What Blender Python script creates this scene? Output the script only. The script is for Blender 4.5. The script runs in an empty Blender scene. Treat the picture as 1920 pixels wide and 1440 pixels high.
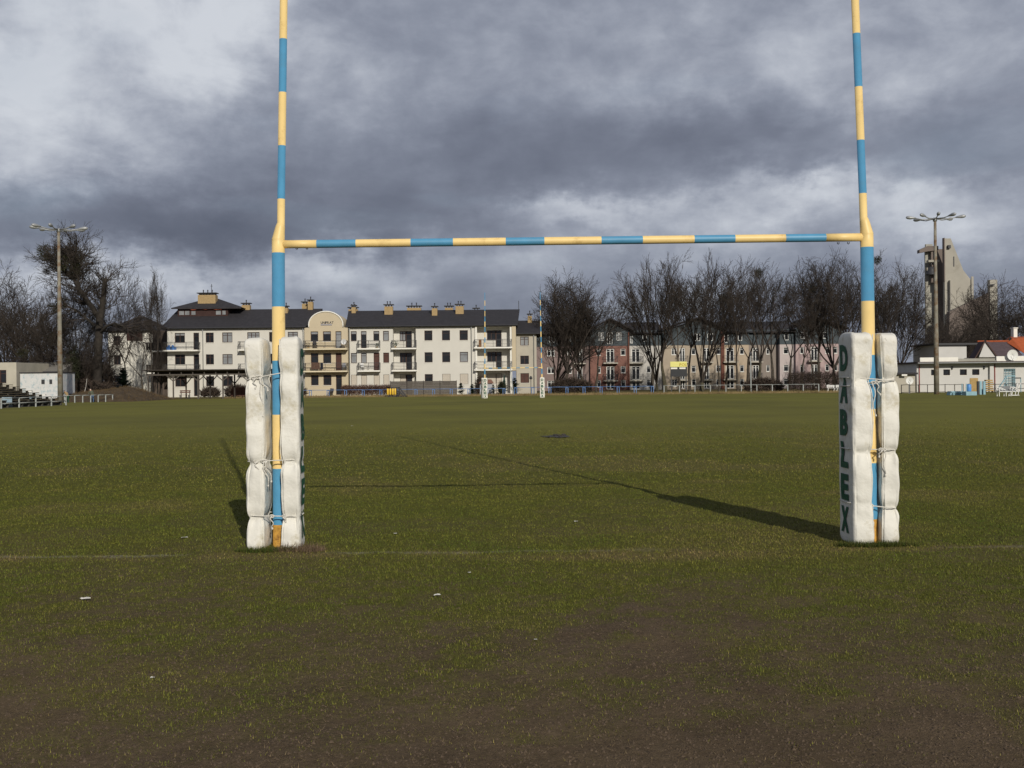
import bpy, bmesh, math, random
import numpy as np
from mathutils import Vector, Matrix
R = math.radians
scene = bpy.context.scene
col = scene.collection

# ------------------------------------------------------------------ camera
EYE, FPX, PITCH, ROLL = 1.61, 2000.0, -0.115, 0.55
cam_d = bpy.data.cameras.new('camera'); cam = bpy.data.objects.new('camera', cam_d); col.objects.link(cam)
cam_d.sensor_width = 36.0; cam_d.lens = 36.0 * FPX / 1920.0; cam_d.clip_start = 0.1; cam_d.clip_end = 4000
CM = Matrix.Rotation(R(90 + PITCH), 4, 'X') @ Matrix.Rotation(-R(ROLL), 4, 'Z')
CM.translation = (0, 0, EYE)
cam.matrix_world = CM
scene.camera = cam

# ------------------------------------------------------------------ exposure
scene.view_settings.view_transform = 'Standard'; scene.view_settings.look = 'None'
scene.view_settings.exposure = 0.0; scene.view_settings.gamma = 1.0
scene.view_settings.use_curve_mapping = False

# ------------------------------------------------------------------ sun
SUNV = Vector((0.64, -2.07, 1.0)).normalized()          # towards the sun: behind the camera, to the right
sun_d = bpy.data.lights.new('sun', 'SUN'); sun_d.energy = 3.3; sun_d.angle = R(0.5); sun_d.color = (1.0, 0.935, 0.815)
sun = bpy.data.objects.new('sun', sun_d); col.objects.link(sun); sun.location = (30, -60, 60)
sun.rotation_euler = SUNV.to_track_quat('Z', 'Y').to_euler()

# ------------------------------------------------------------------ world: sky seen through heavy broken cloud
world = bpy.data.worlds.new('World'); scene.world = world; world.use_nodes = True
wn = world.node_tree; wn.nodes.clear(); WL = wn.links
def N(tree, typ, **kw):
    n = tree.nodes.new(typ)
    for k, v in kw.items(): setattr(n, k, v)
    return n
def wmath(op, a, b=None, clamp=False):
    n = N(wn, 'ShaderNodeMath', operation=op, use_clamp=clamp)
    for i, s in enumerate((a, b)):
        if s is None: continue
        if isinstance(s, (int, float)): n.inputs[i].default_value = s
        else: WL.new(s, n.inputs[i])
    return n.outputs[0]
def wvec(op, a, b=None):
    n = N(wn, 'ShaderNodeVectorMath', operation=op)
    for i, s in enumerate((a, b)):
        if s is None: continue
        if isinstance(s, (tuple, list)): n.inputs[i].default_value = s
        else: WL.new(s, n.inputs[i])
    return n
tc = N(wn, 'ShaderNodeTexCoord'); dirv = tc.outputs['Generated']
sep = N(wn, 'ShaderNodeSeparateXYZ'); WL.new(dirv, sep.inputs[0])
zc = wmath('MAXIMUM', sep.outputs[2], 0.0)
den = wmath('ADD', zc, 0.13)
cmb = N(wn, 'ShaderNodeCombineXYZ')
WL.new(wmath('DIVIDE', sep.outputs[0], den), cmb.inputs[0]); WL.new(wmath('DIVIDE', sep.outputs[1], den), cmb.inputs[1])
def wnoise(vec, scale, detail, rough, dist=0.0):
    n = N(wn, 'ShaderNodeTexNoise'); n.inputs['Scale'].default_value = scale; n.inputs['Detail'].default_value = detail
    n.inputs['Roughness'].default_value = rough; n.inputs['Distortion'].default_value = dist
    WL.new(vec, n.inputs['Vector']); return n
n1 = wnoise(cmb.outputs[0], 1.15, 6.0, 0.5, 0.35)
n2 = wnoise(dirv, 9.0, 7.0, 0.55, 0.4)
stretch = wvec('MULTIPLY', dirv, (1.0, 1.0, 2.4))
n3 = wnoise(stretch.outputs[0], 22.0, 6.0, 0.58, 0.3)
b = wmath('ADD', wmath('MULTIPLY', wmath('SUBTRACT', n1.outputs[0], 0.5), 0.40), 0.62)
b = wmath('ADD', b, wmath('MULTIPLY', wmath('SUBTRACT', n2.outputs[0], 0.5), 0.36))
b = wmath('ADD', b, wmath('MULTIPLY', wmath('SUBTRACT', n3.outputs[0], 0.5), 0.12))
# ragged edges for the larger masses of cloud
warp = wvec('SUBTRACT', wnoise(dirv, 7.0, 7.0, 0.6).outputs['Color'], (0.5, 0.5, 0.5))
ws = wvec('MULTIPLY', warp.outputs[0], (0.16, 0.0, 0.11))
dw = wvec('ADD', dirv, ws.outputs[0]).outputs[0]
warp2 = wvec('SUBTRACT', wnoise(stretch.outputs[0], 30.0, 6.0, 0.6).outputs['Color'], (0.5, 0.5, 0.5))
ws2 = wvec('MULTIPLY', warp2.outputs[0], (0.05, 0.0, 0.035))
dw = wvec('ADD', dw, ws2.outputs[0]).outputs[0]
CLOUDS = [  # column, row, half width, half height (photograph pixels), brightness
    (240, 70, 340, 190, .27), (380, 60, 110, 110, .16), (60, 140, 110, 60, .12), (50, 290, 150, 90, .22),
    (700, 30, 250, 120, .06),
    (240, 405, 560, 70, -.25), (650, 330, 420, 130, -.08), (1000, 360, 320, 70, -.05),
    (1700, 110, 330, 120, .15), (1300, 90, 300, 110, .07), (1380, 275, 560, 60, -.12),
    (1060, 412, 130, 28, .19), (1200, 420, 160, 28, .08), (1370, 395, 130, 36, .11), (1530, 362, 100, 40, .28), (1720, 395, 180, 40, .17), (1880, 430, 140, 44, .08),
    (480, 500, 420, 36, .24), (1500, 450, 500, 36, .10), (120, 515, 260, 42, .18), (760, 560, 420, 36, .06)]
for (px, py, sx, sy, amp) in CLOUDS:
    c = Vector(((px - 960) / FPX, 1.0, (716 - py) / FPX)); L = c.length; c = c / L
    d = wvec('SUBTRACT', dw, tuple(c)).outputs[0]
    s = wvec('MULTIPLY', d, (FPX * L / sx, FPX * L / max(sx, 300), FPX * L / sy)).outputs[0]
    q = N(wn, 'ShaderNodeVectorMath', operation='DOT_PRODUCT'); WL.new(s, q.inputs[0]); WL.new(s, q.inputs[1])
    e = wmath('POWER', 2.718, wmath('MULTIPLY', q.outputs['Value'], -0.8))
    b = wmath('ADD', b, wmath('MULTIPLY', e, amp))
puff = wnoise(wvec('MULTIPLY', dirv, (1.0, 1.0, 1.5)).outputs[0], 13.0, 8.0, 0.58, 0.25)          # lit parts show billows
lit = wmath('MULTIPLY', wmath('SUBTRACT', b, 0.42), 2.2, True)
b = wmath('ADD', b, wmath('MULTIPLY', wmath('MULTIPLY', wmath('SUBTRACT', puff.outputs[0], 0.5), lit), 0.62))
ramp = N(wn, 'ShaderNodeValToRGB'); WL.new(b, ramp.inputs[0])
cr = ramp.color_ramp; cr.interpolation = 'B_SPLINE'
cr.elements[0].position = 0.0; cr.elements[0].color = (.066, .082, .122, 1)
cr.elements[1].position = 1.0; cr.elements[1].color = (.66, .69, .74, 1)
for p, c in ((.25, (.098, .110, .152)), (.45, (.148, .164, .216)), (.65, (.248, .274, .345)), (.82, (.43, .46, .53))):
    k = cr.elements.new(p); k.color = (*c, 1)
bgc = N(wn, 'ShaderNodeBackground'); WL.new(ramp.outputs[0], bgc.inputs[0]); bgc.inputs[1].default_value = 1.0
sky = N(wn, 'ShaderNodeTexSky', sky_type='NISHITA'); sky.sun_disc = False
sky.sun_elevation = math.asin(SUNV.z); sky.sun_rotation = math.atan2(SUNV.x, SUNV.y)
bgs = N(wn, 'ShaderNodeBackground'); WL.new(sky.outputs[0], bgs.inputs[0]); bgs.inputs[1].default_value = 0.06
gap = N(wn, 'ShaderNodeMapRange'); gap.inputs[1].default_value = .55; gap.inputs[2].default_value = .78
gap.inputs[3].default_value = .97; gap.inputs[4].default_value = .72
WL.new(n1.outputs[0], gap.inputs[0])
mx = N(wn, 'ShaderNodeMixShader'); WL.new(gap.outputs[0], mx.inputs[0]); WL.new(bgs.outputs[0], mx.inputs[1]); WL.new(bgc.outputs[0], mx.inputs[2])
wo = N(wn, 'ShaderNodeOutputWorld'); WL.new(mx.outputs[0], wo.inputs[0])

# ------------------------------------------------------------------ helpers
def at(px, py, Y):
    d = CM.to_3x3() @ Vector((px - 960, 720 - py, -FPX)); t = Y / d.y
    return Vector((d.x * t, Y, EYE + d.z * t))
def gnd(px, py):
    d = CM.to_3x3() @ Vector((px - 960, 720 - py, -FPX)); t = -EYE / d.z
    return Vector((d.x * t, d.y * t, 0))
def gx(px, Y): return at(px, 725, Y).x
ROOT = {}
class MB:
    def __init__(s): s.v = []; s.f = []; s.m = []; s.cur = 0
    def add(s, vs, fs):
        o = len(s.v); s.v.extend([tuple(p) for p in vs]); s.f.extend([tuple(i + o for i in f) for f in fs]); s.m.extend([s.cur] * len(fs)); return s
    def poly(s, *pts): return s.add(pts, [tuple(range(len(pts)))])
    def box(s, x0, x1, y0, y1, z0, z1):
        return s.add([(x0,y0,z0),(x1,y0,z0),(x1,y1,z0),(x0,y1,z0),(x0,y0,z1),(x1,y0,z1),(x1,y1,z1),(x0,y1,z1)],
                     [(3,2,1,0),(4,5,6,7),(0,1,5,4),(1,2,6,5),(2,3,7,6),(3,0,4,7)])
    def beam(s, p, q, w, h=None, up=(0, 0, 1)):
        p = Vector(p); q = Vector(q); d = (q - p).normalized(); u = Vector(up)
        if abs(d.dot(u)) > .98: u = Vector((0, 1, 0))
        a = d.cross(u).normalized(); c = a.cross(d); h = h or w
        k = [p + a*(i*w/2) + c*(j*h/2) for i, j in ((-1,-1),(1,-1),(1,1),(-1,1))]
        return s.add(k + [x + (q - p) for x in k], [(3,2,1,0),(4,5,6,7),(0,1,5,4),(1,2,6,5),(2,3,7,6),(3,0,4,7)])
    def tube(s, pts, rad, n=8, cap=True):
        pts = [Vector(p) for p in pts]; m = len(pts)
        if isinstance(rad, (int, float)): rad = [rad] * m
        vs = []; prev = None
        for i, p in enumerate(pts):
            d = (pts[min(i+1, m-1)] - pts[max(i-1, 0)]).normalized()
            if prev is None:
                u = Vector((0, 0, 1)) if abs(d.z) < .9 else Vector((1, 0, 0))
                a = d.cross(u).normalized()
            else:
                a = (prev - d * prev.dot(d)).normalized()
            prev = a; c = d.cross(a)
            for k in range(n):
                t = 2 * math.pi * k / n
                vs.append(p + (a * math.cos(t) + c * math.sin(t)) * rad[i])
        fs = [(i*n + k, i*n + (k+1) % n, (i+1)*n + (k+1) % n, (i+1)*n + k) for i in range(m-1) for k in range(n)]
        if cap: fs += [tuple(range(n-1, -1, -1)), tuple((m-1)*n + k for k in range(n))]
        return s.add(vs, fs)
    def prism(s, poly, y0, y1):            # outline in x,z run along y
        n = len(poly); vs = [(x, y0, z) for x, z in poly] + [(x, y1, z) for x, z in poly]
        return s.add(vs, [tuple(range(n)), tuple(range(2*n-1, n-1, -1))] + [((i+1) % n, i, n+i, n+(i+1) % n) for i in range(n)])
    def prismx(s, poly, x0, x1):           # outline in y,z run along x
        n = len(poly); vs = [(x0, y, z) for y, z in poly] + [(x1, y, z) for y, z in poly]
        return s.add(vs, [tuple(range(n-1, -1, -1)), tuple(range(n, 2*n))] + [(i, (i+1) % n, n+(i+1) % n, n+i) for i in range(n)])
    def ball(s, c, rx, ry=None, rz=None, nu=10, nv=6):
        ry = ry or rx; rz = rz or rx
        vs = [(c[0], c[1], c[2] - rz)]
        for j in range(1, nv):
            t = math.pi * j / nv - math.pi / 2
            for i in range(nu):
                a = 2 * math.pi * i / nu
                vs.append((c[0] + rx*math.cos(t)*math.cos(a), c[1] + ry*math.cos(t)*math.sin(a), c[2] + rz*math.sin(t)))
        vs.append((c[0], c[1], c[2] + rz)); L = len(vs) - 1
        fs = [(0, 1 + (i+1) % nu, 1 + i) for i in range(nu)]
        for j in range(nv - 2):
            for i in range(nu):
                q = 1 + j*nu; fs.append((q + i, q + (i+1) % nu, q + nu + (i+1) % nu, q + nu + i))
        q = 1 + (nv-2)*nu; fs += [(q + i, q + (i+1) % nu, L) for i in range(nu)]
        return s.add(vs, fs)
    def build(s, name, mats, parent=None, smooth=False, label=None, cat=None, group=None, kind=None):
        base = ROOT.get(parent.name, Vector((0, 0, 0))) if parent else None
        if base is None:
            a = np.array(s.v); base = Vector((float((a[:,0].min()+a[:,0].max())/2), float((a[:,1].min()+a[:,1].max())/2), float(a[:,2].min())))
        me = bpy.data.meshes.new(name)
        me.from_pydata([(x-base.x, y-base.y, z-base.z) for x, y, z in s.v], [], s.f)
        for m in (mats if isinstance(mats, (list, tuple)) else [mats]): me.materials.append(m)
        if max(s.m, default=0): me.polygons.foreach_set('material_index', s.m)
        if smooth: me.polygons.foreach_set('use_smooth', [True] * len(s.f))
        return link(name, me, parent, base, label, cat, group, kind)
def link(name, me, parent=None, base=None, label=None, cat=None, group=None, kind=None):
    o = bpy.data.objects.new(name, me); col.objects.link(o)
    if parent: o.parent = parent; ROOT[o.name] = ROOT[parent.name]
    else: o.location = base; ROOT[o.name] = Vector(base)
    return tag(o, label, cat, group, kind)
def tag(o, label=None, cat=None, group=None, kind=None):
    if label: o['label'] = label
    if cat: o['category'] = cat
    if group: o['group'] = group
    if kind: o['kind'] = kind
    return o
def thing(name, loc, label, cat, group=None):
    o = bpy.data.objects.new(name, None); col.objects.link(o); o.location = loc; o.empty_display_size = .2
    ROOT[o.name] = Vector(loc); return tag(o, label, cat, group)
def copy_tree(o, parent=None):
    c = o.copy(); col.objects.link(c); c.parent = parent
    for ch in [k for k in bpy.data.objects if k.parent == o]: copy_tree(ch, c)
    return c
def smoothstep(a, b, x): t = np.clip((x - a) / (b - a), 0, 1); return t*t*(3 - 2*t)

# ------------------------------------------------------------------ materials
MATS = {}
def mat(name, c, rough=.85, var=.18, scale=3.0, c2=None, bump=0.0, bscale=None, spec=.3, metal=0.0, stain=None, sscale=1.2, sthr=.55, aniso=None, speck=None):
    """procedural surface: colour broken up by two noises, optional stain colour, optional fine relief"""
    if name in MATS: return MATS[name]
    m = bpy.data.materials.new(name); m.use_nodes = True; t = m.node_tree; L = t.links
    p = t.nodes['Principled BSDF']; p.inputs['Roughness'].default_value = rough; p.inputs['Metallic'].default_value = metal
    p.inputs['Specular IOR Level'].default_value = spec
    g = N(t, 'ShaderNodeTexCoord'); vec = g.outputs['Object']
    if aniso:
        mp = N(t, 'ShaderNodeMapping'); mp.inputs['Scale'].default_value = aniso; L.new(vec, mp.inputs[0]); vec = mp.outputs[0]
    n = N(t, 'ShaderNodeTexNoise'); n.inputs['Scale'].default_value = scale; n.inputs['Detail'].default_value = 6; n.inputs['Roughness'].default_value = .62
    L.new(vec, n.inputs['Vector'])
    r = N(t, 'ShaderNodeValToRGB'); L.new(n.outputs[0], r.inputs[0])
    lo = [max(0, x*(1 - var)) for x in c]; hi = [min(1, x*(1 + var)) for x in (c2 or c)]
    r.color_ramp.elements[0].position = .28; r.color_ramp.elements[0].color = (*lo, 1)
    r.color_ramp.elements[1].position = .72; r.color_ramp.elements[1].color = (*hi, 1)
    out = r.outputs[0]
    if stain:
        n2 = N(t, 'ShaderNodeTexNoise'); n2.inputs['Scale'].default_value = sscale; n2.inputs['Detail'].default_value = 9; n2.inputs['Roughness'].default_value = .7
        L.new(vec, n2.inputs['Vector'])
        mr = N(t, 'ShaderNodeMapRange'); mr.inputs[1].default_value = sthr; mr.inputs[2].default_value = sthr + .14; L.new(n2.outputs[0], mr.inputs[0])
        mixn = N(t, 'ShaderNodeMix', data_type='RGBA'); L.new(mr.outputs[0], mixn.inputs[0]); L.new(out, mixn.inputs[6]); mixn.inputs[7].default_value = (*stain, 1)
        out = mixn.outputs[2]
    if speck:
        n4 = N(t, 'ShaderNodeTexNoise'); n4.inputs['Scale'].default_value = speck[1]; n4.inputs['Detail'].default_value = 10; n4.inputs['Roughness'].default_value = .75
        L.new(vec, n4.inputs['Vector']); mr = N(t, 'ShaderNodeMapRange'); mr.inputs[1].default_value = speck[2]; mr.inputs[2].default_value = speck[2] + .10; mr.inputs[4].default_value = .8; L.new(n4.outputs[0], mr.inputs[0])
        mixn = N(t, 'ShaderNodeMix', data_type='RGBA'); L.new(mr.outputs[0], mixn.inputs[0]); L.new(out, mixn.inputs[6]); mixn.inputs[7].default_value = (*speck[0], 1)
        out = mixn.outputs[2]
    L.new(out, p.inputs['Base Color'])
    if bump:
        n3 = N(t, 'ShaderNodeTexNoise'); n3.inputs['Scale'].default_value = bscale or scale*6; n3.inputs['Detail'].default_value = 5
        L.new(vec, n3.inputs['Vector'])
        bm_ = N(t, 'ShaderNodeBump'); bm_.inputs['Strength'].default_value = 1.0; bm_.inputs['Distance'].default_value = bump
        L.new(n3.outputs[0], bm_.inputs['Height']); L.new(bm_.outputs[0], p.inputs['Normal'])
    MATS[name] = m; return m
YEL = mat('yellow_paint', (.84, .62, .26), .45, .05, 9, stain=(.60, .42, .16), sscale=4, sthr=.55, spec=.4, speck=((.16, .07, .025), 14, .66))
BLU = mat('blue_paint', (.085, .29, .48), .45, .08, 9, stain=(.10, .27, .42), sscale=4, sthr=.54, spec=.4, speck=((.10, .08, .06), 15, .675))
RUST = mat('rusty_yellow_paint', (.50, .27, .05), .7, .3, 14, stain=(.14, .055, .015), sscale=16, sthr=.52, bump=.004)
PADM = mat('white_pad_cover', (.70, .685, .63), .62, .07, 4, bump=.014, bscale=10, stain=(.50, .46, .35), sscale=3.6, sthr=.54, speck=((.17, .14, .09), 9.0, .635))
GREEN = mat('green_print', (.010, .085, .045), .6, .15, 12)
ROPE = mat('white_rope', (.62, .60, .55), .9, .25, 60)
CREAM = mat('cream_render', (.60, .58, .53), .9, .05, .6, stain=(.54, .515, .46), sscale=.5, sthr=.6)
CREAM_Y = mat('yellow_render', (.52, .445, .32), .9, .05, .6)
TRIMW = mat('white_trim', (.78, .76, .70), .8, .05, 2)
GREYR = mat('grey_render', (.42, .39, .33), .9, .12, .8, stain=(.30, .28, .24), sscale=.8, sthr=.55)
ROOFD = mat('dark_roof_tile', (.033, .031, .035), .75, .25, 2.0, bump=.02, bscale=6)
BROWNF = mat('brown_frame', (.055, .028, .022), .6, .2, 5)
REDBR = mat('red_brown_door', (.075, .032, .024), .6, .2, 4)
WHITEF = mat('white_frame', (.72, .72, .70), .6, .08, 5)
GLASS = mat('dark_glass', (.016, .018, .021), .08, .5, .7, spec=.5)
CURT_SKY = mat('curtain_and_sky_glass', (.20, .21, .22), .15, .12, .8, c2=(.27, .28, .29), spec=.5)  # pale glass for curtains, and for sky reflection painted into upper panes
SHUT = mat('beige_shutter', (.52, .47, .40), .7, .06, 8)
METAL = mat('dark_metal', (.045, .045, .05), .5, .2, 6)
GALV = mat('galvanised_metal', (.30, .31, .31), .45, .15, 5, metal=.3)
CHIM = mat('tan_brick', (.37, .265, .135), .9, .2, 7)
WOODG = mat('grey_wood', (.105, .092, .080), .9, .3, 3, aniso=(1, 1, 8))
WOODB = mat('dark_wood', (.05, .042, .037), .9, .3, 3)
BLUEF = mat('blue_fence_paint', (.10, .20, .42), .6, .25, 4, stain=(.30, .33, .36), sscale=4, sthr=.55)
PALEF = mat('pale_fence_paint', (.34, .36, .35), .7, .2, 4, stain=(.25, .22, .18), sscale=5, sthr=.6)
BARK = mat('bark', (.050, .041, .034), .95, .35, 2.5, c2=(.072, .061, .048), bump=.02, bscale=9)
TWIG = mat('twig', (.036, .029, .025), .95, .3, 1.0, c2=(.050, .040, .033))
BARKG = mat('mossy_bark', (.056, .050, .033), .95, .35, 2.0, c2=(.078, .070, .045), bump=.02, bscale=9)
DARKB = mat('cloud_shaded_bark', (.022, .018, .016), .95, .35, 2.5, c2=(.034, .029, .024), bump=.02, bscale=9)  # bark darkened in colour to stand for cloud shadow on the leaning tree
BIRCH = mat('birch_bark', (.45, .43, .40), .9, .2, 3, stain=(.07, .06, .055), sscale=4, sthr=.55)
MISTLE = mat('mistletoe', (.034, .036, .014), .8, .4, 2)
CONIF = mat('conifer_needles', (.018, .038, .022), .8, .4, 3)
CONC = mat('weathered_concrete', (.33, .32, .28), .95, .15, .5, stain=(.24, .21, .17), sscale=.7, sthr=.55)

# ------------------------------------------------------------------ ground
rng = np.random.default_rng(7)
TBL = rng.random((256, 256))
def vnoise(x, y):
    xi = np.floor(x).astype(int); yi = np.floor(y).astype(int); fx = x - xi; fy = y - yi
    fx = fx*fx*(3-2*fx); fy = fy*fy*(3-2*fy)
    g = lambda a, c: TBL[a % 256, c % 256]
    return (g(xi, yi)*(1-fx) + g(xi+1, yi)*fx)*(1-fy) + (g(xi, yi+1)*(1-fx) + g(xi+1, yi+1)*fx)*fy
def fbm(x, y, o=4, s=1.0):
    t = 0; a = .5; n = 0
    for k in range(o): t = t + a*vnoise(x*s + 17.3*k, y*s + 9.1*k); n += a; a *= .55; s *= 2.1
    return t / n
LB = gnd(518, 1027); RB = gnd(1632, 1018)
LB.y = RB.y = 10.5; LB.x = (521 - 960)/FPX*10.5; RB.x = (1631 - 960)/FPX*10.5
def grassiness(x, y):
    a = fbm(x, y, 4, .9); c = fbm(x + 40, y + 11, 4, 3.1)
    yy = y + .35 + (a - .5)*3.4 + (c - .5)*1.3 + .12*np.abs(x - .3)
    g = .10 + .90*smoothstep(4.9, 8.9, yy)
    tuft = smoothstep(.42, .60, .55*fbm(x + 13, y + 57, 3, 6.0) + .45*fbm(x + 3, y + 7, 2, 15.0)); g = g*(1 - (.46 - .30*smoothstep(7.5, 10, y))*smoothstep(24, 12, y)*(1 - tuft)) + .24*tuft*smoothstep(3.5, 6.5, y + (a - .5)*3)*(1 - g)
    g = np.maximum(g, .70*smoothstep(.56, .76, c)*smoothstep(3.0, 6.4, y) + .06)
    worn = smoothstep(.56, .70, fbm(x + 90, y + 30, 4, .55)) * .22 * smoothstep(26, 12, y)
    return np.clip(g - worn, .04, 1)
def dryness(x, y):
    line = np.exp(-((y - 10.05 - .02*x)/.20)**2)
    d = line*smoothstep(.40, .60, fbm(x + 3, y*.5, 3, 1.1))*.75
    d = d + .8*np.exp(-((x - .9)/1.5)**2 - ((y - 9.75)/.22)**2)
    d = d + .5*np.exp(-((x + 2.4)/.55)**2 - ((y - 10.25)/.25)**2)
    d = d + .40*smoothstep(.52, .72, fbm(x + 60, y + 77, 4, .35))*smoothstep(40, 18, y)
    d = d + smoothstep(120, 124, y)*.9
    return np.clip(d, 0, 1)
def lineness(x, y):
    w = np.exp(-((y - 10.12 - .012*x)/.045)**2)
    k = smoothstep(-3.0, -3.3, x)*smoothstep(-6.5, -4.2, x) + .6*smoothstep(-2.0, -1.4, x)*smoothstep(2.2, .2, x) + .5*smoothstep(3.9, 4.4, x)
    return w*k
def height(x, y):
    return (fbm(x + 5, y + 8, 4, .8) - .5)*.05 + (fbm(x + 31, y, 3, 4.0) - .5)*.030 + (fbm(x + 71, y + 9, 2, 9.0) - .5)*.010
def axis(lo, hi, step, far_lo, far_hi, grow):
    a = list(np.arange(lo, hi, step)); d = step; x = a[-1]
    while x < far_hi: d *= grow; x += d; a.append(x)
    d = step; x = a[0]; pre = []
    while x > far_lo: d *= grow; x -= d; pre.append(x)
    return np.array(pre[::-1] + a)
gxs = axis(-8.5, 8.5, .065, -900, 900, 1.12); gys = axis(2.5, 16.5, .065, -60, 1500, 1.085)
X, Y = np.meshgrid(gxs, gys); nx, ny = len(gxs), len(gys)
fade = smoothstep(60, 20, Y)*smoothstep(60, 20, np.abs(X))
Z = height(X, Y)*fade
Z = Z + .008*np.exp(-((X - LB.x - .1)/.42)**2 - ((Y - 10.42)/.35)**2)
V = np.stack([X.ravel(), Y.ravel(), Z.ravel()], 1)
idx = np.arange(nx*ny).reshape(ny, nx)
Fq = np.stack([idx[:-1,:-1].ravel(), idx[:-1,1:].ravel(), idx[1:,1:].ravel(), idx[1:,:-1].ravel()], 1)
def np_mesh(name, V, Fc, k):
    me = bpy.data.meshes.new(name); me.vertices.add(len(V)); me.vertices.foreach_set('co', V.astype(np.float32).ravel())
    nf = len(Fc); me.loops.add(nf*k); me.loops.foreach_set('vertex_index', Fc.astype(np.int32).ravel())
    me.polygons.add(nf); me.polygons.foreach_set('loop_start', np.arange(nf, dtype=np.int32)*k)
    me.update(calc_edges=True); return me
gm = np_mesh('ground', V, Fq, 4)
gm.polygons.foreach_set('use_smooth', np.ones(len(Fq), bool))
for nm, fn in (('grass', grassiness), ('dry', dryness), ('line', lineness), ('thatch', lambda x, y: smoothstep(42, 16, y)*smoothstep(26, 12, np.abs(x)))):
    a = gm.attributes.new(nm, 'FLOAT', 'POINT'); a.data.foreach_set('value', fn(V[:,0], V[:,1]).astype(np.float32))
m = bpy.data.materials.new('turf_and_soil'); m.use_nodes = True; t = m.node_tree; L = t.links; P = t.nodes['Principled BSDF']
P.inputs['Roughness'].default_value = .97; P.inputs['Specular IOR Level'].default_value = .1
tcg = N(t, 'ShaderNodeTexCoord').outputs['Object']
def gnoise(s, d=5, r=.6):
    n = N(t, 'ShaderNodeTexNoise'); n.inputs['Scale'].default_value = s; n.inputs['Detail'].default_value = d; n.inputs['Roughness'].default_value = r
    L.new(tcg, n.inputs['Vector']); return n.outputs[0]
def gattr(nm): n = N(t, 'ShaderNodeAttribute', attribute_name=nm); return n.outputs['Fac']
def gramp(fac, *st):
    n = N(t, 'ShaderNodeValToRGB'); L.new(fac, n.inputs[0]); e = n.color_ramp.elements
    e[0].position, e[0].color = st[0][0], (*st[0][1], 1); e[1].position, e[1].color = st[-1][0], (*st[-1][1], 1)
    for p, c in st[1:-1]: k = e.new(p); k.color = (*c, 1)
    return n.outputs[0]
def gmix(f, a, c):
    n = N(t, 'ShaderNodeMix', data_type='RGBA'); L.new(f, n.inputs[0]); L.new(a, n.inputs[6]); L.new(c, n.inputs[7]); return n.outputs[2]
def gmath(op, a, c):
    n = N(t, 'ShaderNodeMath', operation=op, use_clamp=True)
    for i, s in enumerate((a, c)):
        if isinstance(s, (int, float)): n.inputs[i].default_value = s
        else: L.new(s, n.inputs[i])
    return n.outputs[0]
big = gnoise(.10, 5); mid = gnoise(1.3, 7, .65); fine = gnoise(26, 6, .7); vf = gnoise(95, 4, .7)
gcol = gmix(mid, gramp(fine, (.25, (.070, .080, .016)), (.75, (.145, .148, .036))), gramp(fine, (.25, (.105, .094, .026)), (.75, (.185, .160, .052))))
gnear = gramp(fine, (.25, (.054, .056, .011)), (.75, (.142, .138, .027)))
gcol = gmix(gramp(big, (.35, (0, 0, 0)), (.65, (.75, .75, .75))), gcol, gramp(vf, (.3, (.155, .152, .028)), (.7, (.225, .210, .048))))
gcol = gmix(gattr('thatch'), gcol, gnear)
scol = gmix(vf, gramp(fine, (.25, (.036, .025, .014)), (.5, (.102, .072, .044)), (.8, (.200, .145, .092))), gramp(mid, (.3, (.075, .052, .031)), (.7, (.182, .132, .082))))
gf = gmath('ADD', gattr('grass'), gmath('SUBTRACT', gmath('MULTIPLY', vf, 1.2), .6))
fac = N(t, 'ShaderNodeMapRange'); fac.inputs[1].default_value = .12; fac.inputs[2].default_value = .92; L.new(gf, fac.inputs[0])
base = gmix(fac.outputs[0], scol, gcol)
base = gmix(gmath('MULTIPLY', gattr('dry'), gmath('ADD', .25, gmath('MULTIPLY', fine, .8))), base, gramp(vf, (.25, (.105, .072, .036)), (.75, (.235, .175, .090))))
base = gmix(gmath('MULTIPLY', gattr('line'), gramp(fine, (.38, (0, 0, 0)), (.58, (.9, .9, .9)))), base, gramp(vf, (.3, (.30, .27, .21)), (.7, (.50, .46, .38))))
L.new(base, P.inputs['Base Color'])
bmp = N(t, 'ShaderNodeBump'); bmp.inputs['Distance'].default_value = .03; bmp.inputs['Strength'].default_value = .9
L.new(gmath('ADD', gmath('MULTIPLY', vf, .5), gmath('MULTIPLY', fine, .5)), bmp.inputs['Height']); L.new(bmp.outputs[0], P.inputs['Normal'])
gm.materials.append(m)
ground = bpy.data.objects.new('ground', gm); col.objects.link(ground); tag(ground, kind='structure')
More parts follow.
